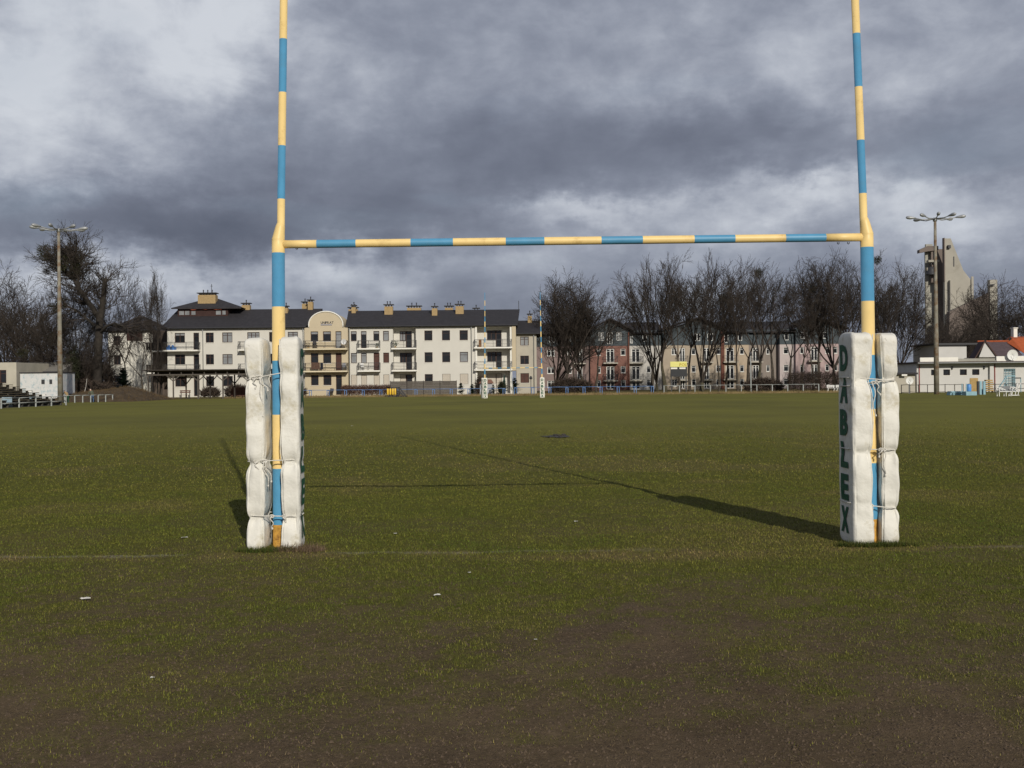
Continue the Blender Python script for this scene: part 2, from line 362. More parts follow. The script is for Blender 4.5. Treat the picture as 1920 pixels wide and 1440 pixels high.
# ---- grass blades over the near and middle turf
def blades(n, y0, y1, lmin, lmax, wid, seed, side=1.6, pw=1.0, fin=(0, 1), fout=(999, 998)):
    r = np.random.default_rng(seed)
    y = y0 + (y1 - y0)*r.random(n)**pw; hw = .49*y + side; x = (r.random(n)*2 - 1)*hw
    g = grassiness(x, y); keep = r.random(n) < np.clip(g*1.02 - .03, 0, 1)*smoothstep(fin[0], fin[1], y)*(1 - smoothstep(fout[1], fout[0], y))
    x, y, g = x[keep], y[keep], g[keep]; n = len(x)
    z = height(x, y)*smoothstep(60, 20, y)*smoothstep(60, 20, np.abs(x)) + .008*np.exp(-((x - LB.x - .1)/.42)**2 - ((y - 10.42)/.35)**2)
    Lb = (lmin + (lmax - lmin)*r.random(n))*(.55 + .45*g)
    az = r.random(n)*2*np.pi; lean = .45 + .95*r.random(n)
    wx, wy = np.cos(az + np.pi/2)*wid/2, np.sin(az + np.pi/2)*wid/2
    tipx = x + np.cos(az)*np.sin(lean)*Lb; tipy = y + np.sin(az)*np.sin(lean)*Lb; tipz = z + np.cos(lean)*Lb
    VV = np.empty((n, 3, 3)); VV[:,0] = np.stack([x - wx, y - wy, z - .004], 1); VV[:,1] = np.stack([x + wx, y + wy, z - .004], 1); VV[:,2] = np.stack([tipx, tipy, tipz], 1)
    d = dryness(x, y); k = fbm(x + 7, y + 3, 4, 1.4)
    q = np.clip(.12 + .50*k + .7*d*r.random(n) + .42*(r.random(n) - .5) + .16*(1 - g) + .006*np.minimum(y, 32) - .10*np.exp(-((y - 12)/3.5)**2), 0, 1)[:, None]
    c1 = np.array([[.060, .099, .010]]); c2 = np.array([[.152, .146, .024]]); c3 = np.array([[.245, .178, .080]])
    C = np.where(q < .6, c1 + (c2 - c1)*q/.6, c2 + (c3 - c2)*(q - .6)/.4)*(.45 + 1.15*r.random((n, 1)))
    return VV.reshape(-1, 3), np.repeat(C, 3, 0)
parts = [blades(480000, 3.6, 10.5, .011, .030, .0045, 1, fout=(10.5, 8.2)), blades(620000, 8.2, 20, .014, .030, .007, 2, fin=(8.2, 10.5), fout=(20, 14)), blades(330000, 14, 46, .018, .034, .015, 3, fin=(14, 20), fout=(46, 24))]
VV = np.concatenate([p[0] for p in parts]); CC = np.concatenate([p[1] for p in parts])
bm_ = np_mesh('grass', VV, np.arange(len(VV)).reshape(-1, 3), 3)
ca = bm_.attributes.new('tint', 'FLOAT_COLOR', 'POINT'); ca.data.foreach_set('color', np.concatenate([CC, np.ones((len(CC), 1))], 1).astype(np.float32).ravel())
m = bpy.data.materials.new('grass_blade'); m.use_nodes = True; t = m.node_tree; L = t.links; P = t.nodes['Principled BSDF']
P.inputs['Roughness'].default_value = .75; P.inputs['Specular IOR Level'].default_value = .2
aa = N(t, 'ShaderNodeAttribute', attribute_name='tint'); L.new(aa.outputs['Color'], P.inputs['Base Color'])
BLADE = m
bm_.materials.append(m)
grass = bpy.data.objects.new('grass', bm_); col.objects.link(grass)
tag(grass, 'short patchy green and olive grass blades of the pitch', 'grass', kind='stuff')
# ---- dry clump at the foot of the padding
def clump(name, cx, cy, rx, ry, n, cols, lmin, lmax, seed, label):
    r = np.random.default_rng(seed); a = r.random(n)*2*np.pi; q = np.sqrt(r.random(n)); x = cx + rx*q*np.cos(a); y = cy + ry*q*np.sin(a)
    z = .008*np.exp(-((x - LB.x - .1)/.42)**2 - ((y - 10.42)/.35)**2) - .01
    Lb = lmin + (lmax - lmin)*r.random(n); az = r.random(n)*2*np.pi; lean = .3 + 1.1*r.random(n); w = .003
    wx, wy = np.cos(az + 1.57)*w, np.sin(az + 1.57)*w
    V3 = np.empty((n, 3, 3)); V3[:,0] = np.stack([x-wx, y-wy, z], 1); V3[:,1] = np.stack([x+wx, y+wy, z], 1)
    V3[:,2] = np.stack([x + np.cos(az)*np.sin(lean)*Lb, y + np.sin(az)*np.sin(lean)*Lb, z + .012 + np.cos(lean)*Lb], 1)
    C = np.array(cols)[r.integers(0, len(cols), n)]*(.6 + .7*r.random((n, 1))); C = np.repeat(C, 3, 0)
    me = np_mesh(name, V3.reshape(-1, 3), np.arange(3*n).reshape(-1, 3), 3)
    ca = me.attributes.new('tint', 'FLOAT_COLOR', 'POINT'); ca.data.foreach_set('color', np.concatenate([C, np.ones((len(C), 1))], 1).astype(np.float32).ravel())
    me.materials.append(BLADE); o = bpy.data.objects.new(name, me); col.objects.link(o); tag(o, label, 'grass', kind='stuff')
clump('dry_grass_clump', LB.x + .27, 10.22, .24, .16, 1100, [(.15, .10, .065), (.20, .14, .09), (.10, .07, .04)], .03, .12, 5, 'tuft of dead brown grass at the foot of the left goal post padding')
clump('green_grass_clump', LB.x - .08, 10.24, .32, .08, 1700, [(.045, .075, .012), (.09, .09, .02)], .03, .07, 6, 'green grass growing up against the left goal post padding')
clump('edge_grass_clump', RB.x - .02, 10.27, .40, .09, 2200, [(.045, .07, .012), (.09, .09, .02)], .025, .075, 8, 'green grass growing up against the right goal post padding')
# ---- crumbs of soil and flat straw on the worn ground
def litter(n, seed):
    r = np.random.default_rng(seed); y = 3.6 + 7.0*r.random(n)**1.25; x = (r.random(n)*2 - 1)*(.49*y + 1.4); g = grassiness(x, y)
    keep = r.random(n) < (1.05 - g); x, y = x[keep], y[keep]; n = len(x); z = height(x, y); s = (.0025 + .0085*r.random(n)**3.0)*np.where(r.random(n) < .02, 1.5, 1.0)
    az = r.random(n)*2*np.pi; e = np.array([[1, 0, -.3], [-.5, .87, -.3], [-.5, -.87, -.3], [0, 0, .8]])
    ca_, sa_ = np.cos(az), np.sin(az); V4 = np.empty((n, 4, 3))
    for k in range(4):
        V4[:, k, 0] = x + s*(e[k, 0]*ca_ - e[k, 1]*sa_)*1.2; V4[:, k, 1] = y + s*(e[k, 0]*sa_ + e[k, 1]*ca_); V4[:, k, 2] = z + s*e[k, 2]*(.7 + .5*r.random(n))
    b0 = np.arange(n)[:, None]*4; F = np.concatenate([b0 + np.array([[0, 1, 3]]), b0 + np.array([[1, 2, 3]]), b0 + np.array([[2, 0, 3]])])
    me = np_mesh('soil_crumbs', V4.reshape(-1, 3), F, 3); C = np.array([[.125, .090, .060]])*(.45 + .8*r.random((n, 1))); C = np.repeat(C, 4, 0)
    at_ = me.attributes.new('tint', 'FLOAT_COLOR', 'POINT'); at_.data.foreach_set('color', np.concatenate([C, np.ones((len(C), 1))], 1).astype(np.float32).ravel()); me.materials.append(BLADE)
    o = bpy.data.objects.new('soil_crumbs', me); col.objects.link(o); tag(o, 'brown crumbs of soil on the worn ground of the foreground', 'soil', kind='stuff')
    n = 15000; y = 3.6 + 6.0*r.random(n)**1.2; x = (r.random(n)*2 - 1)*(.49*y + 1.4); z = height(x, y) + .004; Lb = .012 + .03*r.random(n); az = r.random(n)*2*np.pi; w = .0014
    V3 = np.empty((n, 3, 3)); V3[:, 0] = np.stack([x - np.sin(az)*w, y + np.cos(az)*w, z], 1); V3[:, 1] = np.stack([x + np.sin(az)*w, y - np.cos(az)*w, z], 1); V3[:, 2] = np.stack([x + np.cos(az)*Lb, y + np.sin(az)*Lb, z + .012*r.random(n)], 1)
    C = np.array([[.20, .145, .075]])*(.4 + 1.1*r.random((n, 1))); C = np.repeat(C, 3, 0); me = np_mesh('straw', V3.reshape(-1, 3), np.arange(3*n).reshape(-1, 3), 3)
    at_ = me.attributes.new('tint', 'FLOAT_COLOR', 'POINT'); at_.data.foreach_set('color', np.concatenate([C, np.ones((len(C), 1))], 1).astype(np.float32).ravel()); me.materials.append(BLADE)
    o = bpy.data.objects.new('straw', me); col.objects.link(o); tag(o, 'bits of dead straw scattered over the worn ground', 'straw', kind='stuff')
litter(150000, 19)
# muddy hollow and paper scraps
mud = MB(); c = gnd(1045, 819); rr = random.Random(3); ring = []
for k in range(22):
    a = 2*math.pi*k/22; q = 1 + .35*rr.uniform(-1, 1); ring.append((c.x + .40*q*math.cos(a), c.y + .6*q*math.sin(a), .018))
mud.poly(*ring)
for k in range(7): mud.ball((c.x + rr.uniform(-.3, .3), c.y + rr.uniform(-.7, .7), .02), rr.uniform(.04, .10), rr.uniform(.04, .10), rr.uniform(.02, .045), 7, 4)
mud.build('mud_patch', mat('wet_mud', (.034, .028, .022), .55, .4, 6), kind='structure', smooth=True)
PAPER = mat('paper', (.66, .64, .58), .9, .1, 9)
for px, py, w in ((160, 1126, .07), (820, 1120, .05), (741, 1004, .035), (346, 1011, .06), (1080, 979, .04), (880, 1075, .03), (286, 1272, .022), (1004, 1203, .02), (660, 800, .09)):
    c = gnd(px, py); z0 = float(height(np.array([c.x]), np.array([c.y]))[0]) + .012; s = MB()
    vs = []
    for i in range(5):
        for j in range(3): vs.append((c.x + (i-2)/4*w, c.y + (j-1)*w*.32 + rr.uniform(-.1, .1)*w, z0 + rr.uniform(0, .16)*w))
    s.add(vs, [(i*3+j, (i+1)*3+j, (i+1)*3+j+1, i*3+j+1) for i in range(4) for j in range(2)])
    s.add([(x, y, z - .002) for x, y, z in vs], [(i*3+j, i*3+j+1, (i+1)*3+j+1, (i+1)*3+j) for i in range(4) for j in range(2)])
    s.build('paper_scrap', PAPER, label={160: 'longest white paper scrap on the worn turf left of the goal', 820: 'white paper scrap in the middle of the worn turf before the goal line', 346: 'pale paper scrap on the grass beside the left goal post padding', 660: 'white scrap far out on the pitch beyond the post shadows'}.get(px, 'tiny white paper fleck lying on the turf near the goal'), cat='litter', group='paper scraps on the pitch')

# ------------------------------------------------------------------ lettering
_fonts = {}
def glyph(ch, bold=.035):
    if (ch, bold) in _fonts: return _fonts[ch, bold]
    cu = bpy.data.curves.new('glyph', 'FONT'); cu.body = ch; cu.size = 1.0; cu.offset = bold; cu.resolution_u = 3
    ob = bpy.data.objects.new('glyph', cu); col.objects.link(ob)
    dg = bpy.context.evaluated_depsgraph_get(); dg.update(); me = ob.evaluated_get(dg).to_mesh()
    bm = bmesh.new(); bm.from_mesh(me); bmesh.ops.triangulate(bm, faces=bm.faces[:])
    for _ in range(4):
        bmesh.ops.subdivide_edges(bm, edges=[e for e in bm.edges if e.calc_length() > .07], cuts=1)
        bmesh.ops.triangulate(bm, faces=bm.faces[:])
    bmesh.ops.triangulate(bm, faces=bm.faces[:])
    vs = np.array([v.co[:] for v in bm.verts]); fs = [tuple(v.index for v in f.verts) for f in bm.faces]
    bm.free(); ob.evaluated_get(dg).to_mesh_clear(); bpy.data.objects.remove(ob); bpy.data.curves.remove(cu)
    mn, mxx = vs.min(0), vs.max(0); vs = (vs - mn)/np.maximum(mxx - mn, 1e-6)      # unit box
    asp = (mxx - mn)[0]/(mxx - mn)[1]
    _fonts[ch, bold] = (vs, fs, asp); return _fonts[ch, bold]
def flat_text(s, x0, z0, h, y, parent, m, gap=.18, name='letter'):
    x = x0
    for ch in s:
        vs, fs, a = glyph(ch, .02); b_ = MB(); b_.add([(x + u*a*h, y, z0 + v*h) for u, v, _ in vs], fs); b_.build(name, m, parent); x += (a + gap)*h

# ------------------------------------------------------------------ goals
def ring_tube(mb, stations, n=28):
    """stations: centre, radius, material index of the band above"""
    vs = []; fs = []; ms = []
    for i, (c, r_, mi) in enumerate(stations):
        for k in range(n):
            a = 2*math.pi*k/n; vs.append((c[0] + r_*math.cos(a), c[1] + r_*math.sin(a), c[2]))
    for i in range(len(stations) - 1):
        for k in range(n): fs.append((i*n + k, i*n + (k+1) % n, (i+1)*n + (k+1) % n, (i+1)*n + k)); ms.append(stations[i][2])
    fs.append(tuple((len(stations)-1)*n + k for k in range(n))); ms.append(stations[-2][2])
    o = len(mb.v); mb.v += vs; mb.f += [tuple(i + o for i in f) for f in fs]; mb.m += ms
def goal(bl, br, label, lean, seg):
    g = thing('rugby_goal', ((bl.x + br.x)/2, bl.y, 0), label, 'goal posts')
    for base, s in ((bl, 1), (br, -1)):        # s: direction of the inner side
        lo = MB(); X0, Y0 = base.x, base.y; r1, r2 = .063, .0375 if seg > 12 else .05
        zs = [-.3, .23, .78, 1.31, 1.84, 2.37, 2.90]; mi = [2, 1, 0, 1, 0, 1, 0]
        st = []
        for i, z in enumerate(zs):
            if i: st.append(((X0 + s*.006*z, Y0, z), r1, mi[i-1]))
            st.append(((X0 + s*.006*z, Y0, z), r1, mi[i]))
        xi = X0 + s*.006*3
        st += [((xi, Y0, 3.03), r1, 0), ((xi, Y0, 3.04), r1, 0), ((xi + s*.002, Y0, 3.05), r1 - .003, 0), ((xi + s*(r1-r2)*.75, Y0, 3.15), (r1+r2)/2 - .002, 0), ((xi + s*(r1-r2), Y0, 3.19), r2 + .001, 0), ((xi + s*(r1-r2), Y0, 3.2), .02, 0)]
        ring_tube(lo, st, seg); lo.build('lower_post', [YEL, BLU, RUST], g, True)
        up = MB(); st = []; z = 3.0; k = 0; bounds = [3.43 + .524*i for i in range(13)] + [10.5]
        xu = xi + s*(r1-r2); ts = math.tan(R(lean if s > 0 else lean*1.35))
        cur = 0; st.append(((xu, Y0, 3.0), r2, 0))
        for zb in bounds:
            c = (xu + s*ts*(zb - 3.1), Y0, zb); st.append((c, r2 if zb < 8 else .032, cur)); cur = 1 - cur; st.append((c, r2 if zb < 8 else .032, cur))
        ring_tube(up, st, seg); up.build('upper_post', [YEL, BLU], g, True)
    cb = MB(); xa, xb = bl.x + .065, br.x - .065; z0, z1 = 2.985, 3.0
    px = [534, 597, 670, 772, 851, 949, 1021, 1127, 1204, 1300, 1376, 1470, 1545, 1613]
    n = seg
    for i in range(13):
        t0, t1 = (px[i]-534)/1079, (px[i+1]-534)/1079; cb.cur = i % 2
        cb.tube([(xa + (xb-xa)*t0, bl.y, z0 + (z1-z0)*t0), (xa + (xb-xa)*t1, bl.y, z0 + (z1-z0)*t1)], .04, n, cap=(i in (0, 12)))
    cb.build('crossbar', [YEL, BLU], g, True)
    for base, s in ((bl, 1), (br, -1)):
        for dx in (.14, .24):                  # little wire loops left hanging under the bar
            w = MB(); x = base.x + s*(.06 + dx); w.tube([(x - .008, bl.y, 2.955), (x - .008, bl.y, 2.94), (x + .002, bl.y, 2.934), (x + .009, bl.y, 2.942), (x + .008, bl.y, 2.955)], .0045, 5)
            w.build('wire_loop', METAL, g)
    return g
def pad(cx, cy, rot, T, Dp, H, ropes, label, group, letters, seed, lx=0.0, zbase=-.02, bulge=.010, soft=1.0):
    """upholstered foam slab; lettered face on local +x, height H; pinched where the ropes pass"""
    r = random.Random(seed); ph = [r.uniform(0, 6.28) for _ in range(8)]
    npn, nzz = (64, 170) if cy < 50 else (32, 40)
    def prof(u):                               # rounded rectangle outline, u in 0..1
        a = 2*math.pi*u; c, s = math.cos(a), math.sin(a); e = .30
        return math.copysign(abs(c)**e, c)*T/2, math.copysign(abs(s)**e, s)*Dp/2, a
    def shape(x, y, z, a):
        k = 0; w = 0
        for zr, dep in ropes:
            d = (z - zr); k += dep*math.exp(-(d/.055)**2) + dep*.35*math.exp(-(d/.16)**2)
            w += dep*math.exp(-abs(d)/.10)*(1 - math.exp(-(d/.02)**2))
        k -= bulge*(.5 + .5*math.sin(z*6.0 + ph[0]))
        fold = w*.42*(math.sin(a*9 + ph[1] + z*3) + .8*math.sin(a*17 + ph[2] - z*5)) + .006*math.sin(a*3 + z*7 + ph[3]) + .004*math.sin(z*23 + a*2 + ph[4])
        q = math.hypot(x, y) or 1
        if x > T*.35 and soft < 1: k *= soft; fold *= soft
        kk = k - fold
        return x - kk*x/q*(1.0 if abs(x) > T*.3 else .6), y - kk*y/q
    root = thing('post_pad', (cx, cy, 0), label, 'post padding', group)
    ca_, sa = math.cos(rot), math.sin(rot)
    def place(x, y, z):
        bend = lx*math.sin(z*1.5); x += bend
        return (cx + x*ca_ - y*sa, cy + x*sa + y*ca_, z + zbase)
    mb = MB(); vs = []
    for j in range(nzz + 1):
        v = j/nzz; z = H*v; end = min(v, 1 - v)*H; sc = 1.0
        if end < .085: sc = math.sqrt(max(0.0, 1 - (1 - end/.085)**2))*.34 + .66
        for i in range(npn):
            x, y, a = prof(i/npn); x, y = shape(x*sc, y*sc, z, a)
            vs.append(place(x, y, z + (.006*math.sin(a*2 + ph[5]) if v > .95 else 0)))
    fs = [(j*npn + i, j*npn + (i+1) % npn, (j+1)*npn + (i+1) % npn, (j+1)*npn + i) for j in range(nzz) for i in range(npn)]
    fs += [tuple(range(npn-1, -1, -1)), tuple(nzz*npn + i for i in range(npn))]
    mb.add(vs, fs); cover = mb.build('cover', PADM, root, True)
    pip = MB()                                  # sewn seams at two front corners
    for sy in (-1, 1):
        pts = []
        for j in range(0, nzz + 1, 3):
            z = H*j/nzz; a = math.atan2(sy*Dp/2*.9, -T/2*.9); x, y = shape(-T/2*.93, sy*Dp/2*.93, z, a); pts.append(place(x, y, z))
        pip.tube(pts, .005, 5)
    pip.build('seam', PADM, cover, True)
    if letters:
        hL, wL = (.258, .22) if cy < 50 else (.25, .24)
        for i, ch in enumerate('DABLEX'):
            vsg, fg, asp = glyph(ch, .05); zc_ = H - .245 - i*.318; lb = MB(); out = []
            for u, v_, _ in vsg:
                yy = (u - .5)*wL; z = zc_ + (v_ - .5)*hL
                an = math.copysign(math.asin(min(1, (abs(yy)/(Dp/2))**(1/.30))), yy); x, y = shape(T/2*math.cos(an)**.30, yy, z, an); out.append(place(x + .008, y, z))
            lb.add(out, fg); lb.build('letter', GREEN, root)
    return root
def rope(cx, cy, hx, hy, za, zb, label, ends, seed, rad=.0055, ol=0.0, orr=0.0):
    """loop round both pads; za/zb heights at left and right; ends: dangling tails (x, length, sway)"""
    r = random.Random(seed); mb = MB(); pts = []; n = 44
    for i in range(n + 1):
        a = 2*math.pi*i/n; c, s = math.cos(a), math.sin(a); e = .32
        x = math.copysign(abs(c)**e, c)*(hx + (orr if c > 0 else ol)); y = math.copysign(abs(s)**e, s)*hy
        pts.append((cx + x, cy + y, za + (zb - za)*(x/hx + 1)/2 + r.uniform(-.002, .002)))
    mb.tube(pts, rad, 6)
    yf = cy - hy - .006
    for (ex, ln, sway) in ends:
        zk = za + (zb - za)*((ex - cx)/hx + 1)/2; p = []
        for k in range(9):
            q = k/8; p.append((ex + sway*q + .012*math.sin(q*9 + seed), yf - .012 - .012*math.sin(q*5), zk - ln*q))
        mb.tube(p, rad*.95, 6); mb.ball(p[-1], rad*1.8, rad*1.8, rad*2.4, 7, 5)
        kp = [(ex + .022*math.cos(t_), yf - .006 + .008*math.sin(2*t_), zk + .014*math.sin(t_)) for t_ in [i*.7 for i in range(11)]]
        mb.tube(kp, rad, 6)
    mb.build('tie_rope', ROPE, None, True, label, 'rope', 'ropes tying the near goal post padding')
goal(LB, RB, 'large near goal of yellow and blue banded pipes with its crossbar', 1.3, 28)
RP = [(.33, .034), (.86, .036), (1.68, .030)]
GP = 'white pads strapped to the near goal posts'
pad(-2.505, 10.5, math.pi, .182, .36, 2.08, RP, 'plain white foam pad on the outer side of the left near goal post', GP, True, 11, -.012)
pad(-2.168, 10.5, .06, .185, .36, 2.09, [(.33, .030), (.86, .034), (1.74, .012)], 'white pad with green letters on the inner side of the left near goal post', GP, True, 12, .004, soft=.45)
pad(3.385, 10.53, math.pi + .02, .205, .44, 2.08, [(.42, .016), (.91, .030), (1.60, .030)], 'white pad reading DABLEX in green on the inner side of the right near goal post', GP, True, 13, .004, soft=.25)
pad(3.668, 10.55, 0, .175, .38, 2.07, [(.36, .034), (.91, .036), (1.62, .038)], 'white pad on the outer side of the right near goal post', GP, True, 14, .010)
rope(-2.338, 10.5, .252, .160, 1.655, 1.745, 'highest rope round the left near post pads with knotted tails', [(-2.50, .10, .02), (-2.46, .13, .10), (-2.44, .38, .03)], 1, orr=.012)
rope(-2.338, 10.5, .246, .156, .86, .875, 'middle rope round the left near post pads', [(-2.49, .12, .03), (-2.42, .24, .06), (-2.40, .20, .07)], 2, orr=.012)
rope(-2.338, 10.5, .246, .156, .335, .325, 'lowest rope round the left near post pads', [(-2.34, .12, .01), (-2.22, .05, .02)], 3, orr=.012)
rope(3.507, 10.535, .228, .180, 1.62, 1.585, 'uppermost of two ropes round the top of the right near post pads', [], 4, ol=.012)
rope(3.507, 10.535, .228, .180, 1.54, 1.60, 'sagging second rope just under the top rope of the right near post pads', [(3.50, .32, .015), (3.53, .12, .03)], 5, ol=.012)
rope(3.507, 10.535, .230, .176, .925, .915, 'middle rope round the right near post pads with short tails', [(3.60, .25, .01), (3.57, .07, -.02)], 6, ol=.010)
rope(3.507, 10.535, .230, .180, .40, .345, 'lowest rope round the right near post pads with looped tails', [(3.40, .22, .03), (3.47, .22, .02), (3.42, .12, .04)], 7, ol=.012)
# far goal
FL = Vector((gx(909, 106), 106, 0)); FR = Vector((gx(1016.5, 106), 106, 0))
goal(FL, FR, 'small far goal of banded posts at the other end of the pitch', .5, 10)
GF = 'white pads on the far goal posts'
pad(FL.x + .06, 105.72, -math.pi/2, .22, .42, 2.05, [(.9, .01)], 'white pad reading DABLEX facing the pitch on the left far goal post', GF, True, 21)
pad(FL.x - .24, 106.05, math.pi + .35, .2, .36, 2.05, [(.9, .01)], 'lettered white pad turned sideways on the left far goal post', GF, True, 22)
pad(FR.x + .0, 105.72, -math.pi/2, .22, .46, 2.05, [(.9, .01)], 'white pad reading DABLEX facing the pitch on the right far goal post', GF, True, 23)

# ------------------------------------------------------------------ buildings
def facade(mb, x0, x1, z0, z1, y, rects):
    """wall face towards -y with real openings; rects: (xa, xb, za, zb, depth of reveal)"""
    xs = sorted({x0, x1, *[min(max(q, x0), x1) for r_ in rects for q in r_[:2]]}); zs = sorted({z0, z1, *[min(max(q, z0), z1) for r_ in rects for q in r_[2:4]]})
    for i in range(len(xs)-1):
        for j in range(len(zs)-1):
            cx, cz = (xs[i]+xs[i+1])/2, (zs[j]+zs[j+1])/2
            if any(r_[0] < cx < r_[1] and r_[2] < cz < r_[3] for r_ in rects): continue
            mb.poly((xs[i], y, zs[j]), (xs[i+1], y, zs[j]), (xs[i+1], y, zs[j+1]), (xs[i], y, zs[j+1]))
    for xa, xb, za, zb, d in rects:
        mb.poly((xa, y, za), (xa, y+d, za), (xa, y+d, zb), (xa, y, zb)); mb.poly((xb, y, za), (xb, y, zb), (xb, y+d, zb), (xb, y+d, za))
        mb.poly((xa, y, zb), (xa, y+d, zb), (xb, y+d, zb), (xb, y, zb)); mb.poly((xa, y, za), (xb, y, za), (xb, y+d, za), (xa, y+d, za))
def shell(mb, x0, x1, z0, z1, y, dep):
    mb.poly((x0, y, z0), (x0, y, z1), (x0, y+dep, z1), (x0, y+dep, z0)); mb.poly((x1, y, z0), (x1, y+dep, z0), (x1, y+dep, z1), (x1, y, z1))
    mb.poly((x0, y+dep, z0), (x0, y+dep, z1), (x1, y+dep, z1), (x1, y+dep, z0))
WR = random.Random(5)
def window(b, xa, xb, za, zb, y, style='dark', fm=None, fw=.075, sash=None, sill=True, transom=True):
    """frame set back in its opening (part) with panes, shutter and sill (sub-parts)"""
    fm = fm or BROWNF; yb = y + .10; w = xb - xa
    if sash is None: sash = 2 if w > .9 else 1
    f = MB(); f.box(xa, xa+fw, yb, yb+.08, za, zb); f.box(xb-fw, xb, yb, yb+.08, za, zb)
    f.box(xa+fw, xb-fw, yb, yb+.08, za, za+fw); f.box(xa+fw, xb-fw, yb, yb+.08, zb-fw, zb)
    for k in range(1, sash):
        x = xa + w*k/sash; f.box(x-fw*.6, x+fw*.6, yb+.004, yb+.076, za+fw, zb-fw)
    zt = zb - .28*(zb - za) if (zb - za) < 1.8 else zb - .45
    if transom: f.box(xa+fw, xb-fw, yb+.008, yb+.07, zt-.025, zt+.025)
    o = f.build('window_frame', fm, b)
    pm = {'dark': GLASS, 'curtain': CURT_SKY, 'shutter': SHUT, 'brown': REDBR, 'light_top': GLASS, 'half': SHUT}[style]
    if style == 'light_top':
        p = MB(); p.poly((xa+.02, yb+.05, za+.02), (xb-.02, yb+.05, za+.02), (xb-.02, yb+.05, zt), (xa+.02, yb+.05, zt)); p.build('pane', CURT_SKY if WR.random() < .35 else GLASS, o)
        p = MB(); p.poly((xa+.02, yb+.05, zt), (xb-.02, yb+.05, zt), (xb-.02, yb+.05, zb-.02), (xa+.02, yb+.05, zb-.02)); p.build('pane', CURT_SKY, o)  # upper pane: reflected sky put into the glass colour
    elif style in ('shutter', 'half'):
        lo = za if style == 'shutter' else za + .28*(zb - za); p = MB(); n = 9
        for k in range(n):
            z0 = lo + fw*.4 + (zb - lo - fw*.8)*k/n; z1 = lo + fw*.4 + (zb - lo - fw*.8)*(k+.93)/n; p.box(xa+fw*.6, xb-fw*.6, yb-.03, yb-.008, z0, z1)
        p.build('shutter', SHUT, o)
        p = MB(); p.poly((xa+.02, yb+.05, za+.02), (xb-.02, yb+.05, za+.02), (xb-.02, yb+.05, zb-.02), (xa+.02, yb+.05, zb-.02)); p.build('pane', GLASS, o)
    else:
        for k in range(sash):
            x0, x1 = xa + w*k/sash + .02, xa + w*(k+1)/sash - .02; p = MB(); p.poly((x0, yb+.05, za+.02), (x1, yb+.05, za+.02), (x1, yb+.05, zb-.02), (x0, yb+.05, zb-.02)); p.build('pane', pm, o)
    if sill:
        s = MB(); s.box(xa-.06, xb+.06, y-.07, yb-.003, za-.05, za-.003); s.build('sill', TRIMW, o)
    return o
def balcony(b, x0, x1, z, y, out, slabm=None, rail=True, bars='h', th=.18, rm=None):
    s = MB(); s.box(x0, x1, y-out, y-.003, z-th, z); o = s.build('balcony', slabm or TRIMW, b)
    r_ = MB(); yo = y - out + .05; xa, xb = x0 + .05, x1 - .05
    for pts in (((xa, yo), (xb, yo)), ((xa, yo), (xa, y-.02)), ((xb, yo), (xb, y-.02))):
        for h in ((.25, .45, .65, .85, 1.0) if bars == 'h' else (.08, 1.0)):
            r_.beam((*pts[0], z+h), (*pts[1], z+h), .035 if h < 1 else .055)
    k = max(2, round((xb-xa)/(1.4 if bars == 'h' else .14)))
    for i in range(k+1):
        x = xa + (xb-xa)*i/k; r_.beam((x, yo, z), (x, yo, z+1.0), .045 if bars == 'h' else .02)
    for x in (xa, xb): r_.beam((x, y-.03, z), (x, y-.03, z+1.0), .045)
    r_.build('railing', rm or METAL, o); return o
def gable_roof(b, x0, x1, y, dep, ze, zr, m=None, over=.5, side=.35, th=.16, hipl=0, hipr=0, name='roof'):
    mb = MB(); ya, yb, ym = y - over, y + dep + over, y + dep/2; xa, xb = x0 - side, x1 + side
    A, B = (xa, ya, ze), (xb, ya, ze); C, D = (xb, yb, ze), (xa, yb, ze); E, G = (xa + hipl, ym, zr), (xb - hipr, ym, zr)
    dn = lambda p: (p[0], p[1], p[2] - th)
    mb.poly(A, B, G, E); mb.poly(C, D, E, G); mb.poly(D, A, E); mb.poly(B, C, G)
    for p, q in ((A, B), (B, C), (C, D), (D, A)): mb.poly(dn(p), dn(q), q, p)
    mb.poly(dn(D), dn(C), dn(B), dn(A))
    o = mb.build(name, m or ROOFD, b)
    g = MB(); g.tube([(xa, ya - .06, ze - .06), (xb, ya - .06, ze - .06)], .07, 6); g.build('gutter', METAL, o); return o
def chimney(b, x0, x1, z0, z1, y, d=.8, pots=2):
    m = MB(); m.box(x0, x1, y, y+d, z0, z1-.32); o = m.build('chimney', CHIM, b)
    c = MB(); n = max(2, round((x1-x0)/.4))
    for i in range(n): x = x0 + (x1-x0)*(i+.5)/n; c.box(x-.06, x+.06, y+.06, y+d-.06, z1-.317, z1-.12)
    c.box(x0-.12, x1+.12, y-.12, y+d+.12, z1-.117, z1)
    for i in range(pots): x = x0 + (x1-x0)*(i+1)/(pots+1); c.tube([(x, y+d/2, z1), (x, y+d/2, z1+.35)], .07, 6); c.ball((x, y+d/2, z1+.37), .11, .11, .06, 6, 4)
    c.build('chimney_cap', METAL, o)
def downpipe(b, x, z0, z1, y, m=None):
    q = MB(); q.tube([(x, y-.1, z0), (x, y-.1, z1-.5), (x, y-.32, z1)], .055, 6); q.build('downpipe', m or GALV, b, True)
YM = 141.0
mx_ = lambda px, Y=YM: (px - 960)*Y/FPX + .04
ROWS = [(1.40, 2.74), (4.29, 5.63), (7.18, 8.50)]; FLOORS = [.12, 3.30, 6.22]
